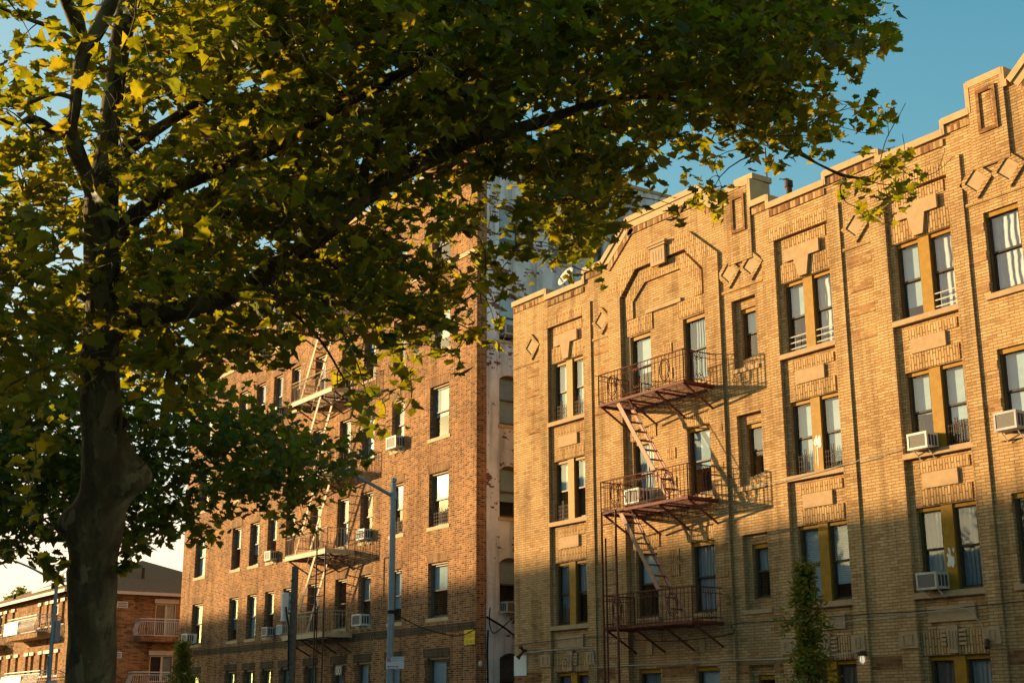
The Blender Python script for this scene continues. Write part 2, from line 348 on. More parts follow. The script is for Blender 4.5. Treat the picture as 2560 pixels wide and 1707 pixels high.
# ------------------------------------------------------------------ windows
_wc = {}
def window(parent, x0, x1, z0, z1, y, fm='frame', sm='sash', cover='shade', drop=.5, sill=None, sillm='stone', side=False, guard=None, double=None, head=None):
    """double hung window in an opening of a wall facing -Y (or +X when side): frame and sashes, panes, blind, sill, mullion"""
    w, h = x1 - x0, z1 - z0
    key = (round(w, 3), round(h, 3), fm, sm, double)
    if key not in _wc:
        f = MB(); p = []
        def unit(a, b):
            pm = MB(); pm.open = True; p.append(pm)
            f.box(a, a + .055, .09, .2, 0, h); f.box(b - .055, b, .09, .2, 0, h); f.box(a + .055, b - .055, .09, .2, h - .075, h); f.box(a + .055, b - .055, .085, .2, 0, .05)
            a2, b2 = a + .055, b - .055; mid = h * .5
            for (zz0, zz1, yy) in ((mid - .02, h - .075, .115), (.05, mid + .025, .150)):
                f.box(a2, a2 + .04, yy, yy + .034, zz0, zz1, 1); f.box(b2 - .04, b2, yy, yy + .034, zz0, zz1, 1)
                f.box(a2 + .04, b2 - .04, yy, yy + .034, zz0, zz0 + .045, 1); f.box(a2 + .04, b2 - .04, yy, yy + .034, zz1 - .045, zz1, 1)
                pm.add([(a2 + .04, yy + .017, zz0 + .045), (b2 - .04, yy + .017, zz0 + .045), (b2 - .04, yy + .017, zz1 - .045), (a2 + .04, yy + .017, zz1 - .045)], [(0, 1, 2, 3)])
        if double:
            c = w / 2; unit(0, c - double / 2 + .02); unit(c + double / 2 - .02, w)
        else: unit(0, w)
        _wc[key] = (f, p)
    f, p = _wc[key]
    if isinstance(_wc[key][0], MB):
        fo = f.build('window', [M[fm], M[sm]]); ps = [k.build('pane', M['pane']) for k in p]
        _wc[key] = (fo.data, [k.data for k in ps]); bpy.data.objects.remove(fo)
        for k in ps: bpy.data.objects.remove(k)
    fd, pd = _wc[key]
    base = Vector(parent['_o'])
    o = bpy.data.objects.new('window', fd); COL.objects.link(o); o.parent = parent
    o.location = (Vector((x0, y, z0)) if not side else Vector((side, x0, z0))) - base
    if side: o.rotation_euler = (0, 0, R_(90))
    for d_ in pd: q = bpy.data.objects.new('pane', d_); COL.objects.link(q); q.parent = o
    def child(name, mb, mat):
        c = mb.build(name, mat); c.parent = o; return c
    if double:
        c = w / 2; child('mullion', MB().box(c - double / 2, c + double / 2, .035, .19, -.002, h + .002), M['mustard'])
        child('head_trim', MB().box(.002, w - .002, .07, .089, h - .09, h - .001), M['mustard'])
    elif fm == 'frame': child('head_trim', MB().box(.002, w - .002, .06, .089, h - .11, h - .001), M['mustard'])
    elif head: child('head_trim', MB().box(.06, w - .004, .04, .089, h - .06, h - .001), M[head])
    segs = [(.06, w - .06)] if not double else [(.06, w / 2 - double / 2), (w / 2 + double / 2, w - .06)]
    covs = cover if isinstance(cover, (list, tuple)) else [cover] * len(segs)
    drs = drop if isinstance(drop, (list, tuple)) else [drop] * len(segs)
    for (a, b), cv, dr in zip(segs, covs, drs):
        if cv and dr > 0:
            nm = 'curtain' if 'curtain' in cv or cv == 'lace' else 'blind'
            child(nm, MB().box(a, b, .19, .196, h * (1 - dr) + .03, h - .06), M[cv])
    if guard:
        for (a, b), gk in zip(segs, guard):
            gb = MB()
            if gk == 'rails':
                for k in range(3): gb.tube([(a, .06, .12 + k * .15), (b, .06, .12 + k * .15)], .012, 5)
                gb.tube([((a + b) / 2 - .1, .06, .06), ((a + b) / 2 - .1, .06, .42)], .01, 5)
            elif gk == 'bars':
                for k in range(9): gb.tube([(a + (b - a) * k / 8, .065, .05), (a + (b - a) * k / 8, .065, .5)], .006, 4)
                for k in range(4): gb.tube([(a, .06, .1 + k * .12), (b, .06, .1 + k * .12)], .005, 4)
                for k in (.45, .56): gb.tube([(a + (b - a) * k, .055, .08), (a + (b - a) * k, .055, .62)], .011, 4)
            if gb.v: child('window_guard', gb, M['whitemetal'] if 'rails' in guard else M['blackiron'])
    if sill:
        ov, hh, pr = sill
        child('sill', MB().box(-ov, w + ov, -pr, .1, -hh, -.002), M[sillm])
    return o
# ================================================================== TAN BUILDING
FY = 24.0                                                   # facade line of the two apartment blocks
tanb = thing('apartment_building', 'tan brick four storey apartment building with stepped gabled parapet, on the right', 'building', (-20.5, FY, 0))
BX = [-32.9, -23.12, -19.58]                                # left edge of the double windows
ZT = [11.95, 8.92, 5.90, 2.76]                              # window heads, top storey down
HW = 1.82
holes = []; recs = []
for bx in BX:
    for z in ZT: holes.append((bx, bx + 1.56, z - HW, z))
    recs.append((bx - .15, bx + 1.67, 0, 13.12, .07)); recs.append((bx + 1.67, bx + 2.05, 0, 13.46, -.05)); recs.append((bx - .6, bx - .15, 0, 13.12, -.03))
CXW = [(-29.17, -28.27), (-26.9, -26.0)]
FIN = [(-15.10, -14.20), (-12.83, -11.93)]
for a, b in CXW + FIN:
    for z in ZT: holes.append((a, b, z - HW, z))
FXW = (-17.1, -16.24)
for z in ZT: holes.append((*FXW, z - HW, z))
for z in ZT: holes.append((-24.74, -24.12, z - 1.62 + .02, z - .26))
for z in ZT: recs.append((-24.92, -24.05, z - 1.85, z - .02, .13))
for c in (-27.65, -13.45):
    recs.append((c - 1.78, c + 1.78, 0, 13.88, .07)); recs.append((c - 2.35, c - 1.78, 0, 13.4, -.07)); recs.append((c + 1.78, c + 2.35, 0, 13.4, -.07))
def lev(x, z):
    for a, b, c, d in holes:
        if a < x < b and c < z < d: return None
    r = 0
    for a, b, c, d, l in recs:
        if a < x < b and c < z < d: r = l
    return r
us = [-34.95, -6.1] + [q for h in holes for q in h[:2]] + [q for h in recs for q in h[:2]]
zs = [0, 14.0] + [q for h in holes for q in h[2:]] + [q for h in recs for q in h[2:4]]
zs = [min(max(z, 0), 14.0) for z in zs]
mb = MB(); relief(mb, us, zs, lev, lambda u, d, z: (u, FY + d, z), deep=.6)
# parapet with its gables
PL = [(-34.95, 14.42), (-33.1, 14.42), (-33.1, 14.2), (-31.16, 14.2), (-31.16, 14.55), (-30.3, 14.55), (-29.08, 15.52), (-26.0, 15.52), (-24.95, 14.72), (-24.9, 14.72), (-24.9, 15.06), (-24.02, 15.06), (-24.02, 14.41), (-23.4, 14.41), (-23.4, 14.17), (-21.46, 14.17), (-21.46, 14.38), (-19.78, 14.38), (-19.78, 14.18), (-17.9, 14.18), (-17.9, 14.42), (-17.17, 14.42), (-17.17, 15.02), (-16.25, 15.02), (-16.25, 14.7), (-16.15, 14.7), (-15.1, 15.52), (-12.0, 15.52), (-10.8, 14.55), (-9.9, 14.55), (-9.9, 14.2), (-8, 14.2), (-8, 14.42), (-6.1, 14.42)]
mb.prism([(-34.95, 14.0)] + PL + [(-6.1, 14.0)], FY, FY + .36)
for x in (-34.95, -6.1): mb.add([(x, FY, 0), (x, FY + 14, 0), (x, FY + 14, 14.0), (x, FY, 14.0)], [(0, 1, 2, 3)])
mb.add([(-34.95, FY + 14, 0), (-6.1, FY + 14, 0), (-6.1, FY + 14, 14.0), (-34.95, FY + 14, 14.0)], [(0, 1, 2, 3)])
for xa in (-34.95, -6.1): mb.box(xa, xa + (.3 if xa < -10 else -.3), FY + .36, FY + 14, 13.0, 14.15)
mb.box(-24.9, -24.02, FY - .06, FY - .001, 12.9, 15.0); mb.box(-17.17, -16.25, FY - .06, FY - .001, 12.95, 14.96)
mb.build('wall', [M['tan'], M['inside']], tanb)
for cx in (-24.44, -16.69):
    pf = MB(); yy = (FY - .10, FY - .061)
    pf.box(cx - .25, cx - .17, *yy, 13.7, 14.72); pf.box(cx + .17, cx + .25, *yy, 13.7, 14.72); pf.box(cx - .17, cx + .17, *yy, 13.7, 13.79); pf.box(cx - .17, cx + .17, *yy, 14.63, 14.72)
    pf.build('brick_panel_frame', M['tan_red'], tanb)
MB().box(-34.6, -6.45, FY + .37, FY + 13.9, 13.2, 13.4).build('roof', M['tar'], tanb)
cp = PB(); bd = PB()
for (a, b), (c, d) in zip(PL, PL[1:]):
    L = math.hypot(c - a, d - b)
    if L < .06: continue
    t = ((c - a) / L, (d - b) / L); nrm = (t[1], -t[0])                                # downwards / inwards
    e = .0
    if abs(t[0]) > .3:
        cp.prism([(a, b + .012), (c, d + .012), (c + nrm[0] * .15, d + nrm[1] * .15), (a + nrm[0] * .15, b + nrm[1] * .15)], FY - .075, FY + .44)
        if L > .5:
            q = lambda k: [(a + nrm[0] * k[0] + t[0] * .03, b + nrm[1] * k[0] + t[1] * .03), (c + nrm[0] * k[0] - t[0] * .03, d + nrm[1] * k[0] - t[1] * .03), (c + nrm[0] * k[1] - t[0] * .03, d + nrm[1] * k[1] - t[1] * .03), (a + nrm[0] * k[1] + t[0] * .03, b + nrm[1] * k[1] + t[1] * .03)]
            sl = abs(t[0]) < .9 or (b > 15.4)
            if sl: cp.prism(q((.15, .36)), FY - .035, FY - .002)
            o_ = .38 if sl else .2
            bd.prism(q((o_, o_ + .17)), FY - .035, FY - .003)
    else:
        lo, hi = sorted((b, d)); s = -1 if d > b else 1
        cp.box(a - .055, a + .055, FY - .07, FY + .43, lo - .14, hi - .005)
cp.build('coping', M['coping'], tanb); bd.build('header_course', M['tan_band'], tanb)
# soldier courses and stone trim of each double-window bay
for bx in BX:
    so_ = PB(); st = MB(); q = lambda x: bx + 32.9 + x
    so_.box(q(-33.2), q(-31.22), FY - .045, FY + .069, 13.121, 13.44)
    so_.box(q(-32.78), q(-31.4), FY + .05, FY + .069, 12.8, 13.08)
    so_.box(q(-32.99), q(-31.25), FY + .045, FY + .069, 11.965, 12.44)
    for z in ZT[1:3]:
        so_.box(q(-32.72), q(-31.38), FY + .047, FY + .069, z + .02, z + .38); so_.box(q(-32.72), q(-31.38), FY + .047, FY + .069, z + .74, z + .965)
    so_.box(q(-33.0), q(-31.25), FY + .047, FY + .069, 2.775, 3.28)
    so_.build('soldier_course', M['tan_soldier'], tanb)
    st.prism([(q(-32.74), 12.46), (q(-32.42), 12.46), (q(-32.29), 11.985), (q(-32.02), 11.985), (q(-31.93), 12.46), (q(-31.58), 12.46), (q(-31.58), 12.79), (q(-32.74), 12.79)], FY - .02, FY + .044)
    st.build('keystone_panel', M['stone'], tanb)
    for z in ZT[1:]:
        a, b = (q(-32.62), q(-31.69)) if z > 4 else (q(-32.77), q(-31.55)); zz = z + (.39 if z > 4 else .69)
        MB().box(a, b, FY + .015, FY + .069, zz, zz + .335).build('stone_panel', M['stone'], tanb)
    for a in (q(-33.52), q(-31.33)):
        k = MB(); yy = FY - .075
        k.box(a, a + .5 if a < q(-32) else a + .39, yy, FY - .031, 2.94, 3.29); w_ = .5 if a < q(-32) else .39
        for (e0, e1, f0, f1) in ((.12, w_ - .12, .06, .085), (.12, w_ - .12, .265, .29), (.12, .145, .085, .265), (w_ - .145, w_ - .12, .085, .265)):
            k.box(a + e0, a + e1, yy - .016, yy - .001, 2.94 + f0, 2.94 + f1)
        k.build('stone_block', M['stone'], tanb)
    fa = MB()
    fa.prism([(q(-32.33), 3.37), (q(-32.02), 3.37), (q(-32.06), 2.80), (q(-32.27), 2.80)], FY - .01, FY + .046)
    for e in (-32.25, -32.17, -32.09): fa.box(q(e) - .016, q(e) + .016, FY - .026, FY - .011, 2.9, 3.25)
    for k in range(4):
        zz = 2.96 + k * .09
        fa.box(q(-32.48), q(-32.34), FY + .005, FY + .046, zz, zz + .055); fa.box(q(-32.01), q(-31.83), FY + .005, FY + .046, zz, zz + .055)
    fa.build('fan_ornament', M['stone'], tanb)
# arched fire-escape bay
def arch(c, nm=''):
    a = PB(); x = lambda d: c + d
    a.prism([(x(-2.35), 13.401), (x(-1.25), 14.32), (x(1.25), 14.32), (x(2.35), 13.401), (x(1.78), 13.401), (x(1.78), 13.16), (x(1.05), 13.86), (x(-1.05), 13.86), (x(-1.78), 13.16), (x(-1.78), 13.401)], FY - .07, FY + .1)
    a.prism([(x(-1.62), 12.95), (x(-1.62), 13.12), (x(-.98), 13.78), (x(.98), 13.78), (x(1.62), 13.12), (x(1.62), 12.95), (x(1.3), 12.95), (x(.75), 13.4), (x(-.75), 13.4), (x(-1.3), 12.95)], FY + .015, FY + .069)
    for s in (-1, 1): a.box(min(x(s * 1.3), x(s * 1.62)), max(x(s * 1.3), x(s * 1.62)), FY + .025, FY + .069, 12.47, 12.95)
    for w0, w1 in ((-1.6, -.5), (.6, 1.72)): a.box(x(w0), x(w1), FY + .04, FY + .069, 11.985, 12.45)
    for z in ZT[1:3]:
        for w0, w1 in ((-1.6, -.5), (.6, 1.72)): a.box(x(w0), x(w1), FY + .045, FY + .069, z + .02, z + .36)
    for z in (11.1, 10.4, 8.2, 7.4, 5.1, 5.5):
        a.box(x(-.1), x(.28), FY + .05, FY + .069, z, z + .3)
    a.build('brick_arch', M['tan_soldier'], tanb)
    s = MB(); s.box(x(-.75), x(.75), FY + .005, FY + .069, 12.46, 12.575)
    s.build('stone_lintel', M['stone'], tanb)
    k = MB(); k.box(x(-.27), x(.33), FY - .15, FY - .071, 13.68, 14.2); k.box(x(-.33), x(.39), FY - .19, FY - .071, 14.2, 14.27); k.box(x(-.37), x(.43), FY - .22, FY - .071, 14.27, 14.33)
    k.build('keystone', M['stone'], tanb)
    fl = MB()
    for e in (-.14, -.02, .10, .22): fl.box(x(e) - .022, x(e) + .022, FY - .1505, FY - .149, 13.78, 14.1)
    fl.build('keystone_flute', M['frame'], tanb)
    d = PB()
    for w0 in (-1.12, .95): d.box(x(w0), x(w0) + .2, FY + .03, FY + .069, 3.12, 3.5)
    d.build('stone_tab', M['stone'], tanb)
arch(-27.65); arch(-13.45)
def medallion(cx, cz):
    r = MB(); o_, i_ = (.43, .42), (.29, .27)
    O = [(cx - o_[0], cz), (cx, cz + o_[1]), (cx + o_[0], cz), (cx, cz - o_[1])]; I = [(cx - i_[0], cz), (cx, cz + i_[1]), (cx + i_[0], cz), (cx, cz - i_[1])]
    for k in range(4):
        l = (k + 1) % 4; r.prism([O[k], O[l], I[l], I[k]], FY - .05, FY - .002)
    ro = r.build('medallion_surround', M['tan'], tanb)
    J = [(cx - .275, cz), (cx, cz + .255), (cx + .275, cz), (cx, cz - .255)]
    sm_ = MB(); sm_.prism(J, FY - .02, FY - .003); s2 = sm_.build('stone_diamond', M['stone'], tanb)
    s2.parent = ro
for x in (-33.9, -30.34, -24.93, -24.11, -20.6, -17.17, -16.35): medallion(x, 12.72)
lc = PB()
for a, b in ((-34.94, -33.52), (-30.8, -30.02), (-25.28, -23.74), (-21.05, -20.2), (-17.54, -15.83)): lc.box(a, b, FY - .03, FY - .002, 12.19, 12.26)
lc.build('brick_ledge', M['tan'], tanb)
ac = PB()
for x0, x1 in ((-34.17, -33.52), (-30.74, -30.02), (-20.92, -20.2)):
    for z in (11.76, 11.13, 10.54, 9.96): ac.box(x0, x1, FY - .022, FY - .002, z, z + .22)
for z in (11.55, 10.9, 10.2, 8.5, 7.7, 5.5, 4.7): ac.box(-17.42, -17.115, FY - .012, FY - .002, z, z + .2)
for z in (8.6, 7.6, 5.55, 4.9, 4.2): ac.box(-25.85, -25.4, FY - .082, FY - .0705, z, z + .2)
ac.build('accent_brick_panel', M['tan_accent'], tanb)
rb = PB()
for x0, x1, y_ in ((-34.94, -33.52, 0), (-30.82, -30.02, 0), (-28.2, -26.95, .07), (-25.28, -24.94, 0), (-24.03, -23.74, 0), (-21.06, -20.2, 0), (-17.54, -17.14, 0), (-16.2, -15.83, 0)):
    rb.box(x0, x1, FY + y_ - .008, FY + y_ - .001, 2.52, 2.80)
rb.build('red_brick_band', M['tan_red'], tanb)
# windows
STY = {(0, 0): (('shade', 'shade'), (1, 1), ('bars', 'bars')), (0, 1): (('shade', 'shade'), (.5, .5), ('bars', None)), (0, 2): (('bluecurtain', 'curtain'), (1, .55), ('bars', None)), (0, 3): (('bluecurtain', 'bluecurtain'), (1, 1), None),
       (1, 0): (('shade', 'lace'), (.52, 1), ('rails', 'rails')), (1, 1): (('shade', 'shade'), (1, .9), ('bars', 'bars')), (1, 2): (('blind', 'blind'), (1, .8), None), (1, 3): (('darkcurtain', 'darkcurtain'), (1, 1), None),
       (2, 0): (('shade', 'lace'), (.85, 1), (None, 'rails')), (2, 1): (('shade', 'shade'), (.55, .7), (None, 'bars')), (2, 2): (('curtain', 'bluecurtain'), (.85, 1), None), (2, 3): (('darkcurtain', 'curtain'), (.6, 1), None)}
for i, bx in enumerate(BX):
    for j, z in enumerate(ZT):
        cv, dr, gd = STY[i, j]
        window(tanb, bx, bx + 1.56, z - HW, z, FY + .07, cover=cv, drop=dr, double=.30, guard=gd, sill=(.16, .125, .12))
for i, (a, b) in enumerate(CXW + FIN):
    for j, z in enumerate(ZT):
        cv, dr = (('shade', .62), ('curtain', 1), ('shade', .5), ('bluecurtain', 1))[(i * 3 + j) % 4]
        window(tanb, a, b, z - HW, z, FY + .07, cover=cv, drop=dr, sill=(.05, .11, .06))
for j, z in enumerate(ZT):
    window(tanb, *FXW, z - HW, z, FY, cover=('lace', 'shade', 'darkcurtain', 'curtain')[j], drop=(1, .8, 1, 1)[j], sill=(.1, .12, .06))
    window(tanb, -24.74, -24.12, z - 1.60, z - .26, FY + .13, cover=('shade', 'shade', 'curtain', None)[j], drop=.5)
    MB().box(-24.97, -24.0, FY - .04, FY + .2, z - 1.96, z - 1.852).build('sill', M['stone'], tanb)

def splash(x, y, z, seed, h):
    r = random.Random(seed); b = MB()
    for k in range(16):
        cx, cz = x + r.uniform(-.10, .08), z + r.uniform(-.14, .22); w_ = r.uniform(.012, .045)
        b.prism([(cx + w_ * math.cos(a) * r.uniform(.6, 1.3), cz + 1.7 * w_ * math.sin(a) * r.uniform(.6, 1.4)) for a in [i * math.pi / 3.5 for i in range(7)]], y - .004 - k * .0002, y - .0005)
    for k in range(7):
        cx = x + r.uniform(-.09, .07); b.box(cx - .006, cx + .006, y - .003 - k * .0002, y - .0005, z - h * r.uniform(.5, 1), z)
    b.build('paint_splash', M['whitemetal'], tanb)
splash(-22.34, FY + .104, 7.72, 3, .55); splash(-18.78, FY + .104, 4.75, 8, .12)
# ================================================================== RED BUILDING
redb = thing('apartment_building', 'red brown brick six storey apartment building with white painted side wall', 'building', (-50, FY, 0))
RXW = [(-61.15, -59.9), (-56.9, -55.95), (-55.0, -54.05), (-53.2, -52.3), (-51.45, -50.6), (-49.22, -48.3), (-46.9, -45.98), (-45.05, -44.1), (-42.78, -41.88), (-40.1, -38.84)]
RZ = [3.43, 6.53, 9.57, 12.62, 15.68, 18.72]; RH = 1.83
rh = [(a, b, z - RH, z) for a, b in RXW for z in RZ]
def levr(x, z):
    for a, b, c, d in rh:
        if a < x < b and c < z < d: return None
    return 0
RX0, RX1, RTOP = -62.65, -37.1, 20.62
mb = MB(); relief(mb, [RX0, RX1] + [q for h in rh for q in h[:2]], [0, RTOP] + [q for h in rh for q in h[2:]], levr, lambda u, d, z: (u, FY + d, z), deep=.6)
mb.box(-40.5, RX1 - .003, FY - .10, FY + .385, RTOP + .001, RTOP + .8); mb.box(-62.6, -59.3, FY - .1, FY + .385, RTOP + .001, RTOP + .8)
mb.add([(RX1, FY, 0), (RX1, FY + .39, 0), (RX1, FY + .39, RTOP), (RX1, FY, RTOP)], [(0, 1, 2, 3)])
mb.add([(RX0, FY, 0), (RX0, FY + 20, 0), (RX0, FY + 20, RTOP), (RX0, FY, RTOP)], [(0, 1, 2, 3)])
mb.add([(RX0, FY + 20, 0), (RX1, FY + 20, 0), (RX1, FY + 20, RTOP), (RX0, FY + 20, RTOP)], [(0, 1, 2, 3)])
mb.build('wall', [M['red'], M['inside']], redb)
WY = [(24.9, 25.78), (27.0, 27.88), (28.85, 29.45), (31.6, 32.45), (34.4, 35.3), (38, 38.9)]; WZ = [3.5, 6.53, 9.55, 12.64, 15.55, 18.75]
wh = [(a, b, z - 1.72, z) for a, b in WY for z in WZ]
def levw(y, z):
    for a, b, c, d in wh:
        if a < y < b and c < z < d: return None
    return 0
mb = MB(); relief(mb, [FY + .39, FY + 20] + [q for h in wh for q in h[:2]], [0, RTOP] + [q for h in wh for q in h[2:]], levw, lambda u, d, z: (RX1 - d, u, z), deep=.5)
for a, b in WY:
    for z in WZ:                                            # segmental heads: fill the two top corners of each opening
        for s in (0, 1):
            pts = []
            for k in range(6):
                t = k / 5; yy = t * .5; zz = .16 * (1 - (1 - 2 * yy) ** 2)
                pts.append(((a + (b - a) * yy) if s == 0 else (b - (b - a) * yy), z - .16 + zz))
            mb.prismx([(a if s == 0 else b, z - .001)] + pts[::-1] if s else [(a, z - .001)] + pts[::-1], RX1 - .2, RX1 - .004)
mb.build('painted_side_wall', [M['white_brick'], M['inside']], redb)
MB().box(RX0 + .3, RX1 - .3, FY + .4, FY + 19.7, RTOP - .8, RTOP - .6).build('roof', M['tar'], redb)
cp = PB(); cp.box(-59.3, -40.5, FY - .08, FY + .4, RTOP, RTOP + .12); cp.box(-40.56, RX1 + .05, FY - .16, FY + .42, RTOP + .8, RTOP + .92); cp.box(-62.7, -59.25, FY - .16, FY + .42, RTOP + .8, RTOP + .92)
cp.box(RX1 - .35, RX1 + .05, FY + .43, FY + 20, RTOP, RTOP + .12)
cp.build('coping', M['coping'], redb)
so_ = PB()
for a, b in RXW:
    for z in RZ[1:]: so_.box(a - .08, b + .08, FY - .006, FY - .001, z + .005, z + .30)
so_.box(-40.4, -37.2, FY - .108, FY - .101, RTOP + .25, RTOP + .7)
so_.build('soldier_lintel', M['red_soldier'], redb)
MB().box(RX0 + .02, RX1 + .012, FY - .014, FY - .001, 4.21, 4.46).build('dark_brick_band', M['dark_soldier'], redb)
for a, b in RXW:
    ds = MB(); ds.box(a - .22, b + .16, FY - .014, FY - .001, 3.435, 3.72)
    for s in (0, 1):
        for k in range(6):
            w_ = .16 if k % 2 else .09
            ds.box(a - w_ if s == 0 else b, a if s == 0 else b + w_, FY - .012, FY - .001, 1.7 + k * .28, 1.7 + k * .28 + .25)
    ds.build('dark_brick_trim', M['dark_soldier'], redb)
MB().box(-60, RX1 + .0, FY - .05, FY - .001, 16.82, 16.97).build('stone_belt_course', M['redstone'], redb)
for i, (a, b) in enumerate(RXW):
    for j, z in enumerate(RZ):
        cv = random.choice(['shade', 'shade', 'curtain', 'curtain', 'blind', None]); dr = random.choice([.5, .5, .55, .75, 1])
        if (i, j) == (9, 0): cv, dr = 'blind', 1
        if (i, j) == (9, 1): cv, dr = 'shade', .5
        if (i, j) == (9, 3): cv, dr = 'shade', .6
        if (i, j) == (9, 2): cv, dr = 'shade', .5
        window(redb, a, b, z - RH, z, FY + .04, fm='redframe', sm='redframe', cover=cv, drop=dr, sill=(.1, .12, .06), sillm='redstone', head='redstone', guard=('bars',) if (i, j) in ((9, 2), (8, 2)) else None)
for i, (a, b) in enumerate(WY):
    for j, z in enumerate(WZ):
        if i > 3 or j == 0 and i > 0: continue
        cv = random.choice(['shade', 'blind', 'darkcurtain']); window(redb, a, b, z - 1.72, z, 0, fm='redframe', sm='redframe', cover=cv, drop=random.choice([.5, .7, 1]), side=RX1 + .0, sill=(.06, .1, .05), sillm='redstone')

# ================================================================== HOUSE WITH BALCONIES
HX, HY = -74.7, 22.5
hou = thing('apartment_house', 'low orange brick apartment house with brown hipped roof and white balconies, behind the trunk', 'house', (-85, HY, 0))
fo_ = []                                                     # (x0,x1,z0,z1)
for x0, x1 in ((-89.4, -88.3), (-87.75, -87.25), (-86.1, -85.55), (-80.5, -80.1), (-79.1, -78.7), (-78.2, -76.9), (-76.2, -75.7)):
    fo_.append((x0, x1, 6.45, 7.6))
for x0, x1 in ((-88.3, -87.6), (-86.2, -85.6), (-84.6, -84.0), (-82.5, -81.9), (-81.4, -80.8), (-79.7, -79.2), (-78.7, -77.3), (-76.7, -76.2)):
    fo_.append((x0, x1, 3.75, 4.9))
for x0, x1 in ((-88.3, -87.6), (-84.6, -84.0), (-81.4, -80.8), (-78.7, -77.3)): fo_.append((x0, x1, .9, 2.1))
so2 = [(27.2, 28.4, 5.85, 7.6), (27.05, 28.4, 3.4, 4.8), (31, 32, 3.5, 4.8), (31, 32, 6.3, 7.6), (27.2, 28.4, .8, 2.0)]
def levh(lst):
    def f(x, z):
        for a, b, c, d in lst:
            if a < x < b and c < z < d: return None
        return 0
    return f
mb = MB()
relief(mb, [-100, HX] + [q for h in fo_ for q in h[:2]], [0, 8.05] + [q for h in fo_ for q in h[2:]], levh(fo_), lambda u, d, z: (u, HY + d, z), deep=.5)
relief(mb, [HY, HY + 11.5] + [q for h in so2 for q in h[:2]], [0, 8.05] + [q for h in so2 for q in h[2:]], levh(so2), lambda u, d, z: (HX - d, u, z), deep=.5)
mb.add([(-100, HY, 0), (-100, HY + 11.5, 0), (-100, HY + 11.5, 8.05), (-100, HY, 8.05)], [(0, 1, 2, 3)]); mb.add([(-100, HY + 11.5, 0), (HX, HY + 11.5, 0), (HX, HY + 11.5, 8.05), (-100, HY + 11.5, 8.05)], [(0, 1, 2, 3)])
mb.build('wall', [M['house'], M['inside']], hou)
rf = MB(); e0, e1, f0, f1, ym, zr = -100.4, HX + .45, HY - .45, HY + 11.95, HY + 5.75, 10.55
rf.add([(e0, f0, 8.12), (e1, f0, 8.12), (e1, f1, 8.12), (e0, f1, 8.12), (e0 + 6, ym, zr), (e1 - 6.1, ym, zr)], [(0, 1, 5, 4), (1, 2, 5), (2, 3, 4, 5), (3, 0, 4), (3, 2, 1, 0)])
rf.build('roof', M['roof'], hou)
g_ = PB(); g_.box(e0, e1 + .06, f0 - .1, f0 - .001, 8.0, 8.16); g_.box(e1 + .001, e1 + .1, f0 - .1, f1, 8.0, 8.16); g_.build('gutter', M['cream'], hou)
sp_ = MB()
sp_.prismx([(HY + 1.7, 9.02), (HY + 4.0, 9.95), (HY + 4.0, 10.1), (HY + 1.7, 9.17)], -88.6, -77.5); sp_.build('solar_panel', M['solar'], hou)
v_ = PB(); v_.tube([(-76.8, HY + 4.6, 8.5), (-76.8, HY + 4.6, 9.75)], .09, 8); v_.tube([(-91.4, HY + 1.4, 8.5), (-91.4, HY + 1.4, 9.15)], .1, 8); v_.tube([(-83.9, HY + 1.6, 8.5), (-83.9, HY + 1.6, 9.3)], .1, 8); v_.build('vent_pipe', M['blackiron'], hou)
for a, b, c, d in fo_: window(hou, a, b, c, d, HY + .04, fm='cream', sm='redframe', cover=random.choice(['shade', 'curtain', None]), drop=1, sill=(.08, .08, .05), sillm='cream')
for a, b, c, d in so2:
    k = MB(); w_ = b - a
    k.box(0, .06, 0, .08, 0, d - c); k.box(w_ - .06, w_, 0, .08, 0, d - c); k.box(.06, w_ - .06, 0, .08, d - c - .06, d - c); k.box(.06, w_ - .06, 0, .08, 0, .05); k.box(w_ * .48, w_ * .56, .01, .07, .05, d - c - .06)
    o = k.build('sliding_door' if c > 5 else 'window', M['cream']); o.parent = hou; o.location = Vector((HX - .05, a, c)) - Vector(hou['_o']); o.rotation_euler = (0, 0, R_(90))
    p = MB(); p.open = True; p.add([(.06, .04, .05), (w_ - .06, .04, .05), (w_ - .06, .04, d - c - .06), (.06, .04, d - c - .06)], [(0, 1, 2, 3)]); po = p.build('pane', M['pane']); po.parent = o
    cu = MB(); cu.box(w_ * .6, w_ - .06, .16, .165, .05, d - c - .06); co = cu.build('curtain', M['curtain']); co.parent = o
sb = PB()
for a, b, c, d in so2: sb.box(HX, HX + .10, a - .1, b + .1, d + .02, d + .26)
for a, b, c, d in fo_: sb.box(a - .1, b + .1, HY - .09, HY - .001, d + .03, d + .2)
sb.build('shutter_box', M['cream'], hou)
for y0, z0 in ((25.0, 7.3), (24.85, 4.62), (30, 7.3)):
    gr = MB(); gr.box(HX, HX + .05, y0, y0 + .6, z0, z0 + .34)
    for k in range(3): gr.box(HX + .0505, HX + .056, y0 + .05, y0 + .55, z0 + .05 + k * .09, z0 + .09 + k * .09, 1)
    gr.build('wall_vent', [M['balwhite'], M['darkgrille']], hou)
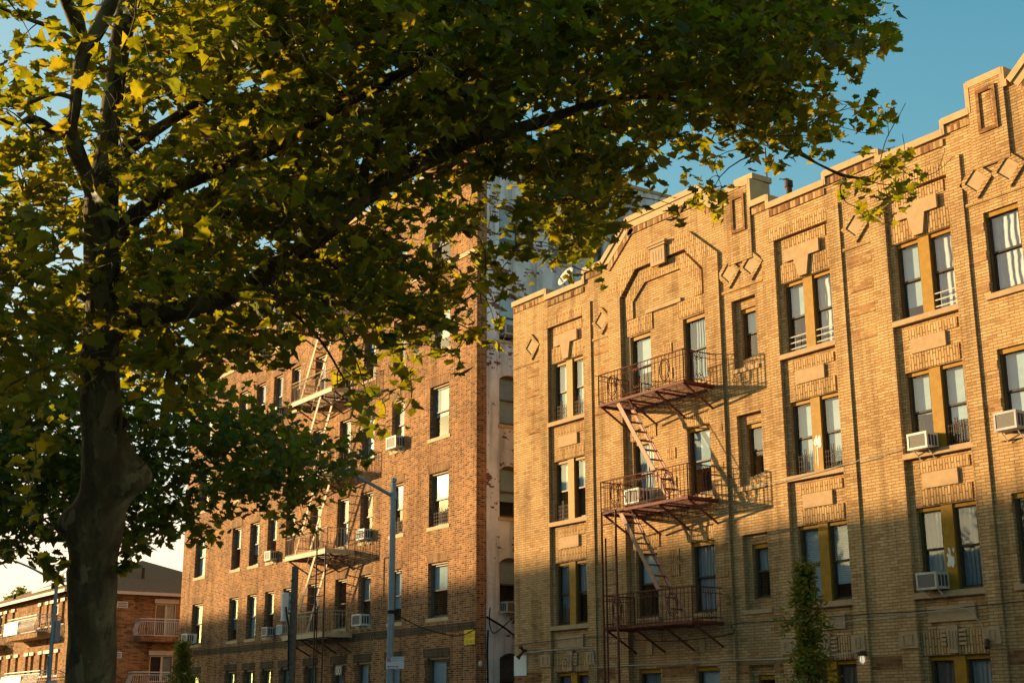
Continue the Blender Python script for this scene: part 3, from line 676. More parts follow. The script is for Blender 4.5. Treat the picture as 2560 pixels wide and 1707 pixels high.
def balcony(along, a, b, z, out, sheet=None):
    """along 'x': on the street front, 'y': on the side wall; bulging white balusters"""
    T = (lambda u, d, zz: (u, HY - d, zz)) if along == 'x' else (lambda u, d, zz: (HX + d, u, zz))
    s = MB()
    def bx(m, u0, u1, d0, d1, z0, z1):
        m.add([T(u0, d0, z0), T(u1, d0, z0), T(u1, d1, z0), T(u0, d1, z0), T(u0, d0, z1), T(u1, d0, z1), T(u1, d1, z1), T(u0, d1, z1)], [(0, 3, 2, 1), (4, 5, 6, 7), (0, 1, 5, 4), (1, 2, 6, 5), (2, 3, 7, 6), (3, 0, 4, 7)])
    bx(s, a, b, .002, out, z, z + .25); so = s.build('balcony', M['house'], hou)
    r = MB()
    path = [(a, 0), (a, out * .75), (a + out * .25, out), (b - out * .25, out), (b, out * .75), (b, 0)]
    for zz, rr in ((z + 1.2, .03), (z + 1.06, .018), (z + .33, .018)): r.tube([T(u, d, zz) for u, d in path], rr, 6)
    for (u0, d0), (u1, d1) in zip(path, path[1:]):
        L = math.hypot(u1 - u0, d1 - d0); n = max(1, int(L / .11)); nx, nd = (d1 - d0) / L, -(u1 - u0) / L
        if nd * 1 + nx * 0 < 0 or (abs(nd) < .1): nx, nd = -nx, -nd
        if abs(nd) < .1: nx = -1 if u0 < (a + b) / 2 else 1; nd = 0
        for k in range(n):
            t = (k + .5) / n; u, d = u0 + (u1 - u0) * t, d0 + (d1 - d0) * t
            r.tube([T(u + nx * q, d + nd * q, z + .33 + h) for q, h in ((0, 0), (.10, .12), (.13, .26), (.08, .45), (.02, .6), (0, .73))], .011, 4)
    ro = r.build('railing', M['balwhite']); ro.parent = hou; ro.location = -Vector(hou['_o'])
    if sheet:
        q = MB(); bx(q, a + .02, a + (b - a) * sheet, out + .14, out + .15, z + .3, z + 1.0); qo = q.build('privacy_sheet', M['signwhite'], hou)
balcony('y', 26.1, 28.6, 5.5, 1.05); balcony('y', 25.9, 28.6, 2.68, 1.05)
balcony('x', -83.3, -77.0, 5.75, 1.0, .45); balcony('x', -83.0, -75.6, 2.75, 1.0, .55); balcony('x', -92, -86.9, 5.5, 1.0); balcony('x', -92, -84.6, 2.6, 1.0)

# ================================================================== FIRE ESCAPES
def fire_escape(root, x0, x1, yf, yw, levels, ladders, mats, ornate, hatch, fascia=0, pitch=.14):
    fm, sm, lm, bmat = mats
    for li, z in enumerate(levels):
        p = MB(); t = .05
        p.bar((x0, yf, z), (x1, yf, z), .04, .07 + fascia); p.bar((x0, yw - .02, z), (x1, yw - .02, z), .04, .07)
        for x in (x0, x1): p.bar((x, yf, z), (x, yw, z), .04, .07 + fascia)
        for k in (.25, .5, .75): p.bar((x0 + (x1 - x0) * k, yf, z - .03), (x0 + (x1 - x0) * k, yw, z - .03), .03, .03)
        po = p.build('platform', fm, root)
        s = MB(); n = 15
        for k in range(n):
            y = yf + (yw - yf) * (k + .6) / n
            if hatch and li < len(levels) - 1 and y < hatch[2]:
                for a, b in ((x0, hatch[0]), (hatch[1], x1)): s.box(a, b, y - .012, y + .012, z + .01, z + .022)
            else: s.box(x0, x1, y - .012, y + .012, z + .01, z + .022)
        so = s.build('platform_slats', sm); so.parent = po; so.location = -Vector(root['_o'])
        r = MB(); hh = .86
        path = [(x0, yw), (x0, yf), (x1, yf), (x1, yw)]
        for (a, b), (c, d) in zip(path, path[1:]):
            for zz, rr in ((z + hh, .017), (z + hh - .14, .010), (z + .12, .010)): r.tube([(a, b, zz), (c, d, zz)], rr, 5)
            L = math.hypot(c - a, d - b); n = int(L / pitch)
            for k in range(n + 1):
                t_ = k / n; px, py = a + (c - a) * t_, b + (d - b) * t_
                r.tube([(px, py, z + .02), (px, py, z + hh)], .0085 if 0 < k < n else .018, 5)
        ro = r.build('railing', fm, root)
        if ornate:
            mid = z + .46
            def flush(name):
                q = o.build(name, fm); q.parent = ro; q.location = -Vector(root['_o'])
            for cx in (x0 + .62, x1 - .72):
                o = MB(); o.ring((cx, yf - .02, mid), .20, .014, sz=1.45); o.ring((cx, yf - .02, mid), .145, .010, sz=1.55); flush('ring_ornament')
            o = MB()
            def scroll(T, u, v, s, fl):
                pts = []
                for k in range(18):
                    a_ = k / 17 * 4.4; rr = .075 * (1 - k / 24); pts.append(T(u + s * (.075 - rr * math.cos(a_)), v + fl * rr * math.sin(a_)))
                o.tube(pts, .007, 4)
            Tf = lambda u, v: (u, yf - .01, v)
            cf = (x0 + x1) / 2 - .12
            for s in (-1, 1):
                scroll(Tf, cf, z + .66, s, 1); scroll(Tf, cf, z + .27, s, -1)
                o.ring((cf + s * .075, yf - .01, z + .79), .065, .007, n=12); o.ring((cf + s * .075, yf - .01, z + .16), .065, .007, n=12)
            flush('scrollwork')
            for xe in (x0, x1):
                o = MB()
                Ts = lambda u, v, xe=xe: (xe, u, v); cs = (yf + yw) / 2
                for s in (-1, 1):
                    scroll(Ts, cs, z + .64, s, 1); scroll(Ts, cs, z + .30, s, -1)
                    o.ring((xe, cs + s * .085, z + .78), .075, .008, axis='X', n=12); o.ring((xe, cs + s * .085, z + .17), .075, .008, axis='X', n=12)
                flush('scrollwork')
        for k in range(4):
            x = x0 + .05 + (x1 - x0 - .1) * k / 3
            b = MB(); b.bar((x, yf + .05, z - .03), (x, yw, z - .62), .035, .05); b.bar((x, yw - .02, z), (x, yw - .02, z - .75), .04, .04); b.bar((x, yf + .02, z - .035), (x, yw, z - .035), .04, .05)
            if ornate:
                pts = [(x, yw - .12 - .09 * math.cos(q) * (1 - q / 9), z - .2 + .09 * math.sin(q) * (1 - q / 9)) for q in [i * .4 for i in range(15)]]
                b.tube(pts, .008, 4)
            b.build('bracket', bmat, root)
    for (xa, za, xb, zb, ya, yb) in ladders:
        l = MB()
        for y in (ya, yb): l.bar((xa, y, za), (xb, y, zb), .022, .13)
        n = 10
        for k in range(1, n):
            t = k / n; x, z = xa + (xb - xa) * t, za + (zb - za) * t
            l.box(x - .075, x + .075, ya + .0111, yb - .0111, z - .012, z + .006, 1)
        lo = l.build('ladder', [lm, fm], root)
        h = MB()
        for y in (ya - .03,): h.tube([(xa + .0, y, za + .75), (xa, y, za + .05)], .011, 5); h.tube([(xa, y, za + .75), (xb, y, zb + .62)], .012, 5)
        ho = h.build('handrail', fm); ho.parent = lo; ho.location = -Vector(root['_o'])
def drop_ladder(root, x0, x1, y, z1, z0, mat, zt=None):
    d = MB()
    for x in (x0, x1): d.tube([(x, y, z0), (x, y, z1)], .022, 6)
    n = int((z1 - z0) / .38)
    for k in range(n): d.tube([(x0, y, z0 + .2 + k * .38), (x1, y, z0 + .2 + k * .38)], .010, 5)
    if zt:
        for x in (x0 - .09, x1 + .09): d.tube([(x, y - .05, z0 + 1.2), (x, y - .05, zt)], .03, 6)
        d.tube([(x0 - .09, y - .05, zt), (x1 + .09, y - .05, zt)], .02, 6)
        d.tube([(x0 - .09, y - .05, z1 + .35), (x1 + .09, y - .05, z1 + .35)], .02, 6)
    d.build('drop_ladder', mat, root)
fe = thing('fire_escape', 'rust red iron fire escape with ring railings on the tan brick building', 'fire escape', (-27.4, FY, 3.8))
fire_escape(fe, -29.2, -25.66, 22.92, 24.0, (3.78, 6.84, 9.82), [(-28.42, 9.76, -26.46, 6.92, 22.97, 23.40), (-28.44, 6.80, -26.42, 3.86, 22.97, 23.40)], (M['rust'], M['rust'], M['rustlight'], M['rust']), True, None)
drop_ladder(fe, -28.92, -28.5, 22.83, 6.15, .9, M['rust'], 6.85)
fr = thing('fire_escape', 'cream painted fire escape with steep ladders on the red brown brick building', 'fire escape', (-47, FY, 4.4))
rl = (4.42, 7.42, 10.42, 13.5, 16.55)
fire_escape(fr, -48.95, -45.42, 22.87, 24.0, rl, [(-46.45, rl[i + 1] - .02, -48.25, rl[i] + .05, 22.93, 23.50) for i in range(4)], (M['creamiron'], M['blackiron'], M['creamiron'], M['blackiron']), False, None, fascia=.1, pitch=.13)  # slats and brackets in dark iron: the underside's shade is put into the colour
drop_ladder(fr, -45.5, -44.98, 22.6, 5.4, 1.0, M['blackiron'], 7.5)

# ================================================================== AIR CONDITIONERS
def air_conditioner(loc):
    t = thing('air_conditioner', '', 'air conditioner', loc)
    w, h = .56, .37; ox, oy, oz = loc
    c = MB(); c.box(-w / 2, w / 2, -.285, .18, 0, h)
    for z in (0, h): c.box(-w / 2 - .006, w / 2 + .006, -.31, -.2851, max(0, z - .04) - .004, max(0, z - .04) + .044)
    for x in (-w / 2, w / 2): c.box(min(x, x - math.copysign(.045, x)) , max(x, x - math.copysign(.045, x)), -.31, -.2851, .0405, h - .0405)
    co = c.build('case', M['whitemetal']); co.parent = t
    g = MB(); g.box(-w / 2 + .045, w / 2 - .045, -.30, -.2855, .0405, h - .0405); go = g.build('front_grille', M['grille']); go.parent = t
    s = MB()
    for sx in (-1, 1):
        for k in range(3): a, b = sorted((sx * w / 2, sx * (w / 2 + .004))); s.box(a, b, -.25 + k * .10, -.18 + k * .10, .06, h - .06)
    so = s.build('side_louvres', M['darkgrille']); so.parent = t
    b = MB()
    for x in (-.2, .2): b.bar((x, -.2, -.01), (x, .02, -.2), .02, .02)
    bo = b.build('support_bracket', M['whitemetal']); bo.parent = t
    return t
ac0 = None
def put_ac(x, z, label, rot=0, y=FY, sc=(1, 1, 1), grp=None):
    global ac0
    if ac0 is None: ac0 = o = air_conditioner((0, 0, 0))
    else: o = copy_tree(ac0)
    o.location = (x, y, z); o.rotation_euler = (0, 0, rot); o.scale = sc; o['label'] = label; o['group'] = 'window air conditioners'
GT = 'white air conditioner '
put_ac(-19.12, 7.11, GT + 'propped on an orange block in a sunlit tan building window', y=FY + .03, sc=(.94, 1, .95))
put_ac(-19.15, 4.12, GT + 'in a shaded double window near the bottom right', y=FY + .03, sc=(.94, 1.1, .95))
put_ac(-16.82, 7.13, GT + 'in the single window at the right edge of the tan building', y=FY - .05, sc=(.95, 1, 1))
put_ac(-28.75, 7.11, GT + 'behind the middle railing of the rust red fire escape', y=FY - .02, sc=(1.1, 1.2, 1.1))
put_ac(-42.25, 10.80, GT + 'in full sun on struts, upper right of the cream fire escape', y=FY, sc=(1.25, 1.05, 1.15))
put_ac(-44.45, 7.77, GT + 'shadowed by the cream fire escape, left of the lamp pole', y=FY, sc=(1.1, 1, 1))
put_ac(-44.58, 4.70, GT + 'with tan grille at the shade line, left of the lamp pole', y=FY, sc=(1.2, 1, 1.1))
put_ac(-52.45, 7.76, GT + 'in sun left of the cream fire escape platform', y=FY, sc=(1, 1, 1))
put_ac(-52.45, 4.70, GT + 'in shade on the red building, left of the blue one', y=FY, sc=(.95, 1, .95))
put_ac(-52.5, 13.83, GT + 'high on the red building, left of a fire escape platform', y=FY, sc=(1.1, 1, 1))
put_ac(-54.4, 16.78, GT + 'highest on the red building, half hidden by plane leaves', y=FY, sc=(1, 1, 1))
put_ac(-51.05, 4.70, GT + 'with blue front behind the grey utility pole', y=FY, sc=(1, 1, 1))
put_ac(-60.2, 4.75, 'long pale air conditioner sticking far out near the left corner of the red building', y=FY - .38, sc=(1.08, 1, 1.1))
put_ac(25.24, 4.76, GT + 'low in the alley on the white painted side wall', rot=R_(90), y=0, sc=(.9, 1, .95))
put_ac(25.28, 14.0, GT + 'in the upper alley window of the white painted wall', rot=R_(90), y=0, sc=(1.1, .9, 1))
for o in [o for o in COL.objects if o.name.startswith('air_conditioner') and abs(o.rotation_euler[2]) > 1]:
    o.location = (RX1 - .02, o.location.x, o.location.z)
for k_, o in enumerate([o for o in COL.objects if o.name.startswith('air_conditioner')]):
    if k_ % 3 == 0: continue
    for ch in o.children:
        if ch.name.startswith('case'): ch.data = ch.data.copy(); ch.data.materials[0] = M['agedmetal' if k_ % 3 == 1 else 'greymetal']
    o.rotation_euler[0] = R_((-2.5, 1.5, -1.2)[k_ % 3])
blue = [o for o in COL.objects if o.get('label', '') == GT + 'with blue front behind the grey utility pole'][0]
for ch in blue.children:
    if ch.name.startswith('front_grille'): ch.data = ch.data.copy(); ch.data.materials[0] = M['bluegrille']
blk = MB(); blk.box(-18.98, -18.72, FY - .14, FY + .02, 7.09, 7.115); tag(blk.build('wood_block', M['tan_red']), 'thin orange wood block under the sunlit air conditioner on the tan building', 'block')

# ================================================================== STREET LAMPS, POLES, SIGNS
def street_lamp(x, y, h, label, reach=2.6, rise=.75):
    t = thing('street_lamp', label, 'street lamp', (x, y, 0), 'street lamps along the kerb')
    p = MB(); p.tube([(x, y, 0), (x, y, .9), (x, y, 1.0), (x, y, h - .08), (x, y, h)], [.16, .15, .105, .078, .05], 8)
    p.tube([(x, y, h - .02), (x, y, h + .06), (x, y, h + .10)], [.09, .09, .03], 8)
    p.build('pole', M['galv'], t)
    a = MB(); pts = []
    for k in range(9):
        q = k / 8; pts.append((x, y - .05 - reach * q, h - .42 + rise * (1.45 * q - .45 * q * q * q)))
    a.tube(pts, [.055 - .016 * k / 8 for k in range(9)], 8); a.tube([(x, y, h - .52), (x, y, h - .32)], .10, 8)
    a.build('arm', M['galv'], t)
    hx = MB(); e = Vector(pts[-1])
    hx.tube([e + Vector((0, .05, 0)), e + Vector((0, -.12, .03)), e + Vector((0, -.45, .05)), e + Vector((0, -.72, .02)), e + Vector((0, -.8, 0))], [.05, .09, .13, .11, .03], 10)
    hx.build('luminaire', M['galv'], t, smooth=True)
    l = MB(); l.tube([e + Vector((0, -.42, -.03)), e + Vector((0, -.42, -.12))], [.12, .07], 10); l.build('lens', M['dish'], t)
    return t
lampC = street_lamp(-33.7, 19.0, 8.0, 'blue grey street lamp standing before the red brick building, nearest the alley')
lampL = street_lamp(-62.75, 18.2, 7.85, 'blue grey street lamp with a box on its pole, left of the plane tree trunk', rise=.9)
bx = MB(); bx.box(-62.84, -62.64, 18.27, 18.5, 4.8, 5.72); bx.box(-62.78, -62.7, 18.2, 18.27, 5.0, 5.5); b_ = bx.build('pole_box', M['galv'], lampL, bevel=.02)
for z in (1.9, 4.35): MB().tube([(-33.7, 19, z - .05), (-33.7, 19, z + .05)], .105, 8).build('clamp_band', M['black'], lampC)
fn_ = Vector((.825, -.565, 0)); fr_ = Vector((.565, .825, 0))   # sign facing / right
def sign_frame(c):
    return lambda u, v, d=0: tuple(Vector(c) + fr_ * u + Vector((0, 0, v)) + fn_ * d)
def quad(mb, F, u0, u1, v0, v1, d0, d1, mi=0):
    mb.add([F(u0, v0, d0), F(u1, v0, d0), F(u1, v0, d1), F(u0, v0, d1), F(u0, v1, d0), F(u1, v1, d0), F(u1, v1, d1), F(u0, v1, d1)],
           [(0, 3, 2, 1), (4, 5, 6, 7), (0, 1, 5, 4), (1, 2, 6, 5), (2, 3, 7, 6), (3, 0, 4, 7)], mi)
def text(name, body, size, mat, parent, loc, right, normal, align='CENTER'):
    cu = bpy.data.curves.new(name, 'FONT'); cu.body = body; cu.size = size; cu.align_x = align; cu.extrude = .001
    o = bpy.data.objects.new(name, cu); COL.objects.link(o)
    dg = bpy.context.evaluated_depsgraph_get(); me = bpy.data.meshes.new_from_object(o.evaluated_get(dg)); bpy.data.objects.remove(o)
    me.materials.clear(); me.materials.append(mat)
    o = bpy.data.objects.new(name, me); COL.objects.link(o)
    r = Vector(right).normalized(); n = Vector(normal).normalized(); up = n.cross(r)
    mt = Matrix((r, up, n)).transposed().to_4x4(); mt.translation = Vector(loc) - Vector(parent['_o'])
    o.parent = parent; o.matrix_local = mt
    return o
def parking_sign(c, label):
    t = thing('parking_sign', label, 'sign', c, 'parking signs on the lamp poles'); F = sign_frame(c)
    p = MB(); quad(p, F, -.10, .40, -.17, .17, 0, .006); p.build('plate', M['signwhite'], t)
    r = MB(); quad(r, F, -.085, .035, .02, .155, .0065, .0085)
    quad(r, F, -.045, .21, -.115, -.095, .0065, .0085)
    for s, x in ((-1, -.075), (1, .245)):
        r.add([F(x, -.105, .008), F(x - s * .05, -.075, .008), F(x - s * .05, -.135, .008)], [(0, 1, 2)])
    quad(r, F, -.098, .398, .160, .167, .0065, .0075); quad(r, F, -.098, .398, -.167, -.160, .0065, .0075); quad(r, F, .391, .398, -.158, .158, .0065, .0075)
    r.build('red_markings', M['signred'], t)
    rg = MB(); pts = [F(-.025 + .05 * math.cos(a), .088 + .055 * math.sin(a), .011) for a in [i * math.pi / 8 for i in range(16)]]
    rg.tube(pts, .008, 5, closed=True); rg.build('prohibition_ring', M['signwhite'], t)
    text('lettering', 'P', .09, M['signwhite'], t, F(-.025, .055, .0095), fr_, fn_)
    text('lettering', 'WEDNESDAY', .052, M['signtext'], t, F(.055, .105, .007), fr_, fn_, 'LEFT')
    text('lettering', '9:30AM-11AM', .055, M['signtext'], t, F(.055, .04, .007), fr_, fn_, 'LEFT')
ps = Vector((-33.7, 19, 2.98)) + fn_ * .12
parking_sign(tuple(ps), 'white parking sign with red arrow on the lamp pole before the red building')
ps = Vector((-62.75, 18.2, 2.95)) + fn_ * .12
parking_sign(tuple(ps), 'white parking sign on the left lamp pole, cut by the bottom edge')
# grey utility pole with cabinet
up_ = thing('utility_pole', 'grey weathered utility pole with flat top and pale cabinet, before the red building', 'pole', (-42.0, 20, 0))
MB().tube([(-42.02, 20, 0), (-42.0, 20, 6.38)], [.135, .112], 14).build('shaft', M['wood'], up_, smooth=False)
c_ = MB(); c_.box(-42.2, -42.03, 19.62, 19.83, 4.58, 5.52); c_.box(-42.1, -42.04, 19.84, 19.9, 4.7, 4.8); c_.box(-42.1, -42.04, 19.84, 19.9, 5.3, 5.4)
c_.build('equipment_cabinet', M['cabinet'], up_, bevel=.03)
k_ = MB(); k_.tube([(-42.01, 19.72, 5.05), (-41.97, 19.74, 4.8), (-41.95, 19.82, 4.4), (-41.97, 19.86, 3)], .03, 6); k_.build('cable', M['black'], up_)
b_ = PB()
for z in (5.9, 5.2, 4.1, 3.3): b_.tube([(-41.95, 19.87, z), (-41.93, 19.84, z)], .03, 8)
b_.build('bolt', M['blackiron'], up_)
# yellow notice
ys = thing('yellow_sign', 'square yellow notice fixed to the red brick building at its right corner', 'sign', (-37.43, FY, 3.98))
MB().box(-37.74, -37.12, FY - .035, FY - .016, 3.75, 4.21).build('plate', M['yellow'], ys)
for z, s, b in ((4.07, .15, '2000'), (3.965, .125, 'KITCHENS'), (3.78, .15, '1-521-8135')):
    text('lettering', b, s, M['signink'], ys, (-37.43, FY - .036, z), (1, 0, 0), (0, -1, 0))
ws = thing('notice_board', 'blank white board on the left end of the tan wall beside the alley', 'sign', (-34.6, FY, 3.0))
MB().box(-34.94, -34.3, FY - .03, FY - .003, 2.72, 3.3).build('plate', M['signwhite'], ws)
hn = thing('house_number', 'white 00 number plate over the ground window of the red building', 'sign', (-46.4, FY, 3.2))
MB().box(-46.72, -46.15, FY - .0, FY + .12, 3.02, 3.36).build('plate', M['redframe'], hn)
text('lettering', '00', .42, M['signwhite'], hn, (-46.43, FY - .002, 3.05), (1, 0, 0), (0, -1, 0))
# wall lamps
wl = thing('wall_lamp', 'lit caged wall lamp on the tan building, right of the small columnar tree', 'lamp', (-21.17, FY - .06, 2.8))
x, y = -21.17, FY - .17
MB().tube([(x, FY - .02, 2.9), (x, y, 2.9)], .03, 8).tube([(x, y, 2.82), (x, y, 2.88), (x, y, 2.93)], [.11, .10, .03], 12).build('shade', M['blackiron'], wl)
ml, t_, b2 = newmat('lit_bulb'); b2.inputs['Emission Color'].default_value = (1, .86, .6, 1); b2.inputs['Emission Strength'].default_value = .16; b2.inputs['Base Color'].default_value = (.8, .75, .6, 1)
MB().tube([(x, y, 2.82), (x, y, 2.76), (x, y, 2.70), (x, y, 2.66)], [.04, .055, .05, .015], 10).build('bulb', ml, wl, smooth=True)
cg = MB()
for k in range(6):
    a = k * math.pi / 3; cg.tube([(x + .075 * math.cos(a), y + .075 * math.sin(a), 2.82), (x + .075 * math.cos(a), y + .075 * math.sin(a), 2.68), (x, y, 2.62)], .006, 4)
cg.build('cage', M['whitemetal'], wl)
fl = thing('floodlight', 'dark twin floodlight on the left end of the tan wall above the white board', 'lamp', (-34.4, FY, 3.4))
f_ = MB(); f_.tube([(-34.36, FY - .003, 3.42), (-34.36, FY - .10, 3.42)], .07, 10); f_.build('mount', M['blackiron'], fl)
for dx, dz in ((-.12, -.2), (.02, .14)):
    MB().tube([(-34.36, FY - .08, 3.42), (-34.36 + dx * .6, FY - .16, 3.42 + dz * .6), (-34.36 + dx, FY - .22, 3.42 + dz)], [.03, .045, .075], 10).build('lamp_head', M['blackiron'], fl)
fs = thing('floodlight', 'dark floodlight at the end of a white conduit between two double windows on the right', 'lamp', (-17.92, FY, 3.0)); fs['group'] = None; del fs['group']
MB().tube([(-17.92, FY - .0755, 3.0), (-17.92, FY - .14, 3.0)], .05, 8).tube([(-17.92, FY - .14, 3.02), (-17.86, FY - .2, 2.86)], [.03, .06], 8).build('lamp_head', M['blackiron'], fs)
tag(MB().tube([(-36.99, FY + .1, 3.06), (-36.99, FY + .1, 3.1), (-36.99, FY + .1, 3.2), (-36.99, FY + .1, 3.23)], [.03, .06, .06, .02], 10).build('bulkhead_light', M['whitemetal'], smooth=True), 'small white oval light on the corner of the red building', 'lamp')
# dish, pipes, mast on the tan roof
ds = thing('satellite_dish', 'cream satellite dish on the tan roof in front of the white wall', 'satellite dish', (-33.0, FY + 1.2, 13.4))
d_ = MB(); vs = []; c0 = Vector((-33.5, FY + 1.1, 15.12)); ax = Vector((.0, -.9, .44)).normalized(); u_ = ax.orthogonal().normalized(); w_ = ax.cross(u_)
for i in range(5):
    for j in range(20):
        rr = .35 * i / 4; a = j * math.pi / 10; vs.append(c0 + u_ * rr * math.cos(a) + w_ * rr * math.sin(a) * .9 + ax * (.55 * rr * rr))
d_.add(vs, [(i * 20 + j, i * 20 + (j + 1) % 20, (i + 1) * 20 + (j + 1) % 20, (i + 1) * 20 + j) for i in range(4) for j in range(20)])
dr_ = d_.build('reflector', M['dish'], ds, smooth=True); sm_ = dr_.modifiers.new('thick', 'SOLIDIFY'); sm_.thickness = .02
f1 = c0 + ax * .5 - Vector((0, 0, .12)); a_ = MB(); a_.tube([c0 - Vector((0, 0, .36)), f1], .022, 6); a_.tube([f1, f1 + (f1 - c0).normalized() * .14], [.05, .06], 8); a_.build('feed_arm', M['galv'], ds)
MB().tube([(-33.48, FY + 1.22, 13.4), (-33.48, FY + 1.18, 15.1)], .03, 8).build('mast', M['galv'], ds)
tag(MB().tube([(-24.55, FY + 2, 13.4), (-24.55, FY + 2, 15.44), (-24.55, FY + 2, 15.45), (-24.55, FY + 2, 15.62)], [.085, .085, .115, .115], 14).build('vent_pipe', M['blackiron']), 'dark round vent pipe rising behind the tan parapet', 'pipe')
tag(MB().tube([(-25.35, FY + 2, 13.4), (-25.35, FY + 2, 16.9)], .02, 6).build('antenna_mast', M['blackiron']), 'thin antenna mast behind the tan parapet, left of the vent pipe', 'antenna')
ch_ = MB(); ch_.box(-25.0, -24.4, FY + .46, FY + 1.1, 13.4, 15.3); ch_.box(-25.05, -24.35, FY + .42, FY + 1.15, 15.3, 15.45); tag(ch_.build('chimney', M['coping']), 'short cream chimney block behind the pilaster of the tan parapet', 'chimney')
# cables
def cable(name, pts, r, mat, label, sub=6):
    out = []
    P_ = [Vector(p) for p in pts]
    for i in range(len(P_) - 1):
        p0, p1, p2, p3 = P_[max(0, i - 1)], P_[i], P_[i + 1], P_[min(len(P_) - 1, i + 2)]
        for k in range(sub):
            t = k / sub; out.append(.5 * ((2 * p1) + (p2 - p0) * t + (2 * p0 - 5 * p1 + 4 * p2 - p3) * t * t + (3 * p1 - p0 - 3 * p2 + p3) * t ** 3))
    out.append(P_[-1])
    return tag(MB().tube(out, r, 5).build(name, mat), label, 'cable')
yq = FY - .09
cable('cable', [(-34.97, yq, 3.60), (-33, yq, 3.66), (-30.8, yq, 3.68), (-29.3, yq, 3.55), (-27.6, yq, 3.42), (-25.4, yq, 3.50), (-25.35, yq, 3.72), (-24.4, yq, 3.74), (-23.3, yq, 3.72), (-21, yq, 3.72), (-19.4, yq, 3.69), (-17, yq, 3.73), (-12, yq, 3.8)], .011, M['black'], 'black cable strung across the tan building above its ground floor windows')
cable('conduit', [(-34.3, yq, 3.37), (-33.4, yq, 3.39), (-32.3, yq, 3.41), (-31.35, yq, 3.41), (-31.02, yq, 3.34), (-30.93, yq, 3.1), (-30.9, yq, 2.7), (-30.9, yq, 1.2)], .016, M['whitecable'], 'pale conduit from the twin floodlight bending down the tan wall')
cable('conduit', [(-30.9, yq, 2.85), (-30, yq, 2.86), (-28, yq, 2.86), (-26, yq, 2.87), (-24, yq, 2.84), (-22.6, yq, 2.84), (-21.2, yq, 2.93)], .014, M['whitecable'], 'long pale conduit above the ground windows running to the caged lamp')
cable('cable', [(-22.4, yq - .03, 3.55), (-21, yq - .03, 3.60), (-19.4, yq - .03, 3.66), (-18.43, yq - .03, 3.69), (-18.1, yq - .03, 3.45), (-17.98, yq - .03, 3.2), (-17.93, yq - .03, 3.0)], .009, M['whitecable'], 'thin white cable dropping to the dark floodlight on the right')
cable('cable', [(-26.3, FY - .02, 2.83), (-25.9, FY - .12, 2.75), (-25.6, FY - .1, 2.45), (-25.3, FY - .05, 2.1)], .01, M['whitecable'], 'loose white wire hanging by the lower right fire escape window')
cable('cable', [(-33.62, 18.95, 4.35), (-34.6, 20.6, 4.0), (-35.8, 22.5, 3.9), (-37.0, FY - .06, 4.22)], .015, M['black'], 'sagging black wire from the lamp pole to the red building corner')
cable('cable', [(-37.02, FY + .35, 4.6), (-36.9, FY + .9, 4.3), (-36.5, FY + 1.0, 4.05), (-35.9, FY + .7, 4.02), (-34.98, FY + .5, 3.9)], .035, M['black'], 'thick black cable bundle crossing the alley')
cable('cable', [(-37.04, FY + .5, 4.9), (-37.0, FY + .45, 4.4), (-36.95, FY + .6, 4.1), (-36.8, FY + 1.1, 4.5), (-36.6, FY + 1.4, 4.75)], .018, M['black'], 'black cable looping up the white alley wall')
cable('cable', [(-37.04, FY + .42, 4.2), (-37.05, FY + .40, 3.5), (-37.05, FY + .42, 2.5), (-37.05, FY + .4, .2)], .03, M['black'], 'black cable running down the edge of the white painted wall')
cable('cable', [(-36.5, FY + 1.0, 4.02), (-36.1, FY + .9, 3.75), (-35.6, FY + .7, 3.78), (-35.3, FY + .6, 3.98)], .016, M['black'], 'thin black cable loop hanging below the alley bundle')
cable('cable', [(-24.6, FY - .10, 6.98), (-23.3, FY - .10, 7.02), (-21.0, FY - .10, 7.14), (-19.6, FY - .10, 7.24)], .008, M['whitecable'], 'thin pale wire slanting across the sunlit tan wall between two window bays')
# ================================================================== TREES
def mat_bark():
    mt, t, b = newmat('plane_bark'); g = N(t); pos = g.n('ShaderNodeNewGeometry').outputs['Position']
    mp = g.n('ShaderNodeMapping'); mp.inputs['Scale'].default_value = (1, 1, .45); g.l(pos, mp.inputs[0])
    n1 = g.noise(mp.outputs[0], 5, 4, .6); n2 = g.noise(mp.outputs[0], 16, 4, .6)
    c = g.ramp(n1, [(.3, (.065, .047, .023)), (.5, (.105, .078, .037)), (.62, (.15, .118, .055)), (.75, (.24, .19, .095))])
    c = g.mix(g.math('MULTIPLY', n2, .7), c, g.mix(1.0, c, (.4, .36, .3), 'MULTIPLY'))
    vo = g.n('ShaderNodeTexVoronoi', feature='SMOOTH_F1'); vo.inputs['Scale'].default_value = 9; vo.inputs['Smoothness'].default_value = .25
    dv = g.n('ShaderNodeVectorMath', operation='MULTIPLY_ADD'); nz = g.n('ShaderNodeTexNoise'); nz.inputs['Scale'].default_value = 12; g.l(mp.outputs[0], nz.inputs['Vector']); g.l(nz.outputs['Color'], dv.inputs[0]); dv.inputs[1].default_value = (.16, .16, .10); g.l(mp.outputs[0], dv.inputs[2]); g.l(dv.outputs[0], vo.inputs['Vector'])
    sp = g.n('ShaderNodeSeparateColor'); g.l(vo.outputs['Color'], sp.inputs[0])
    flake = g.ramp(sp.outputs[0], [(.62, (0, 0, 0)), (.70, (1, 1, 1))]); c = g.mix(g.math('MULTIPLY', flake, .55), c, (.20, .17, .075)); dark = g.ramp(sp.outputs[1], [(.70, (0, 0, 0)), (.78, (1, 1, 1))]); c = g.mix(g.math('MULTIPLY', dark, .5), c, (.035, .028, .016))
    g.l(c, b.inputs['Base Color']); b.inputs['Roughness'].default_value = .9; b.inputs['Specular IOR Level'].default_value = .1
    g.bump(g.math('MULTIPLY_ADD', flake, -.5, g.math('MULTIPLY_ADD', n2, .8, n1)), .8, .03, b); return mt
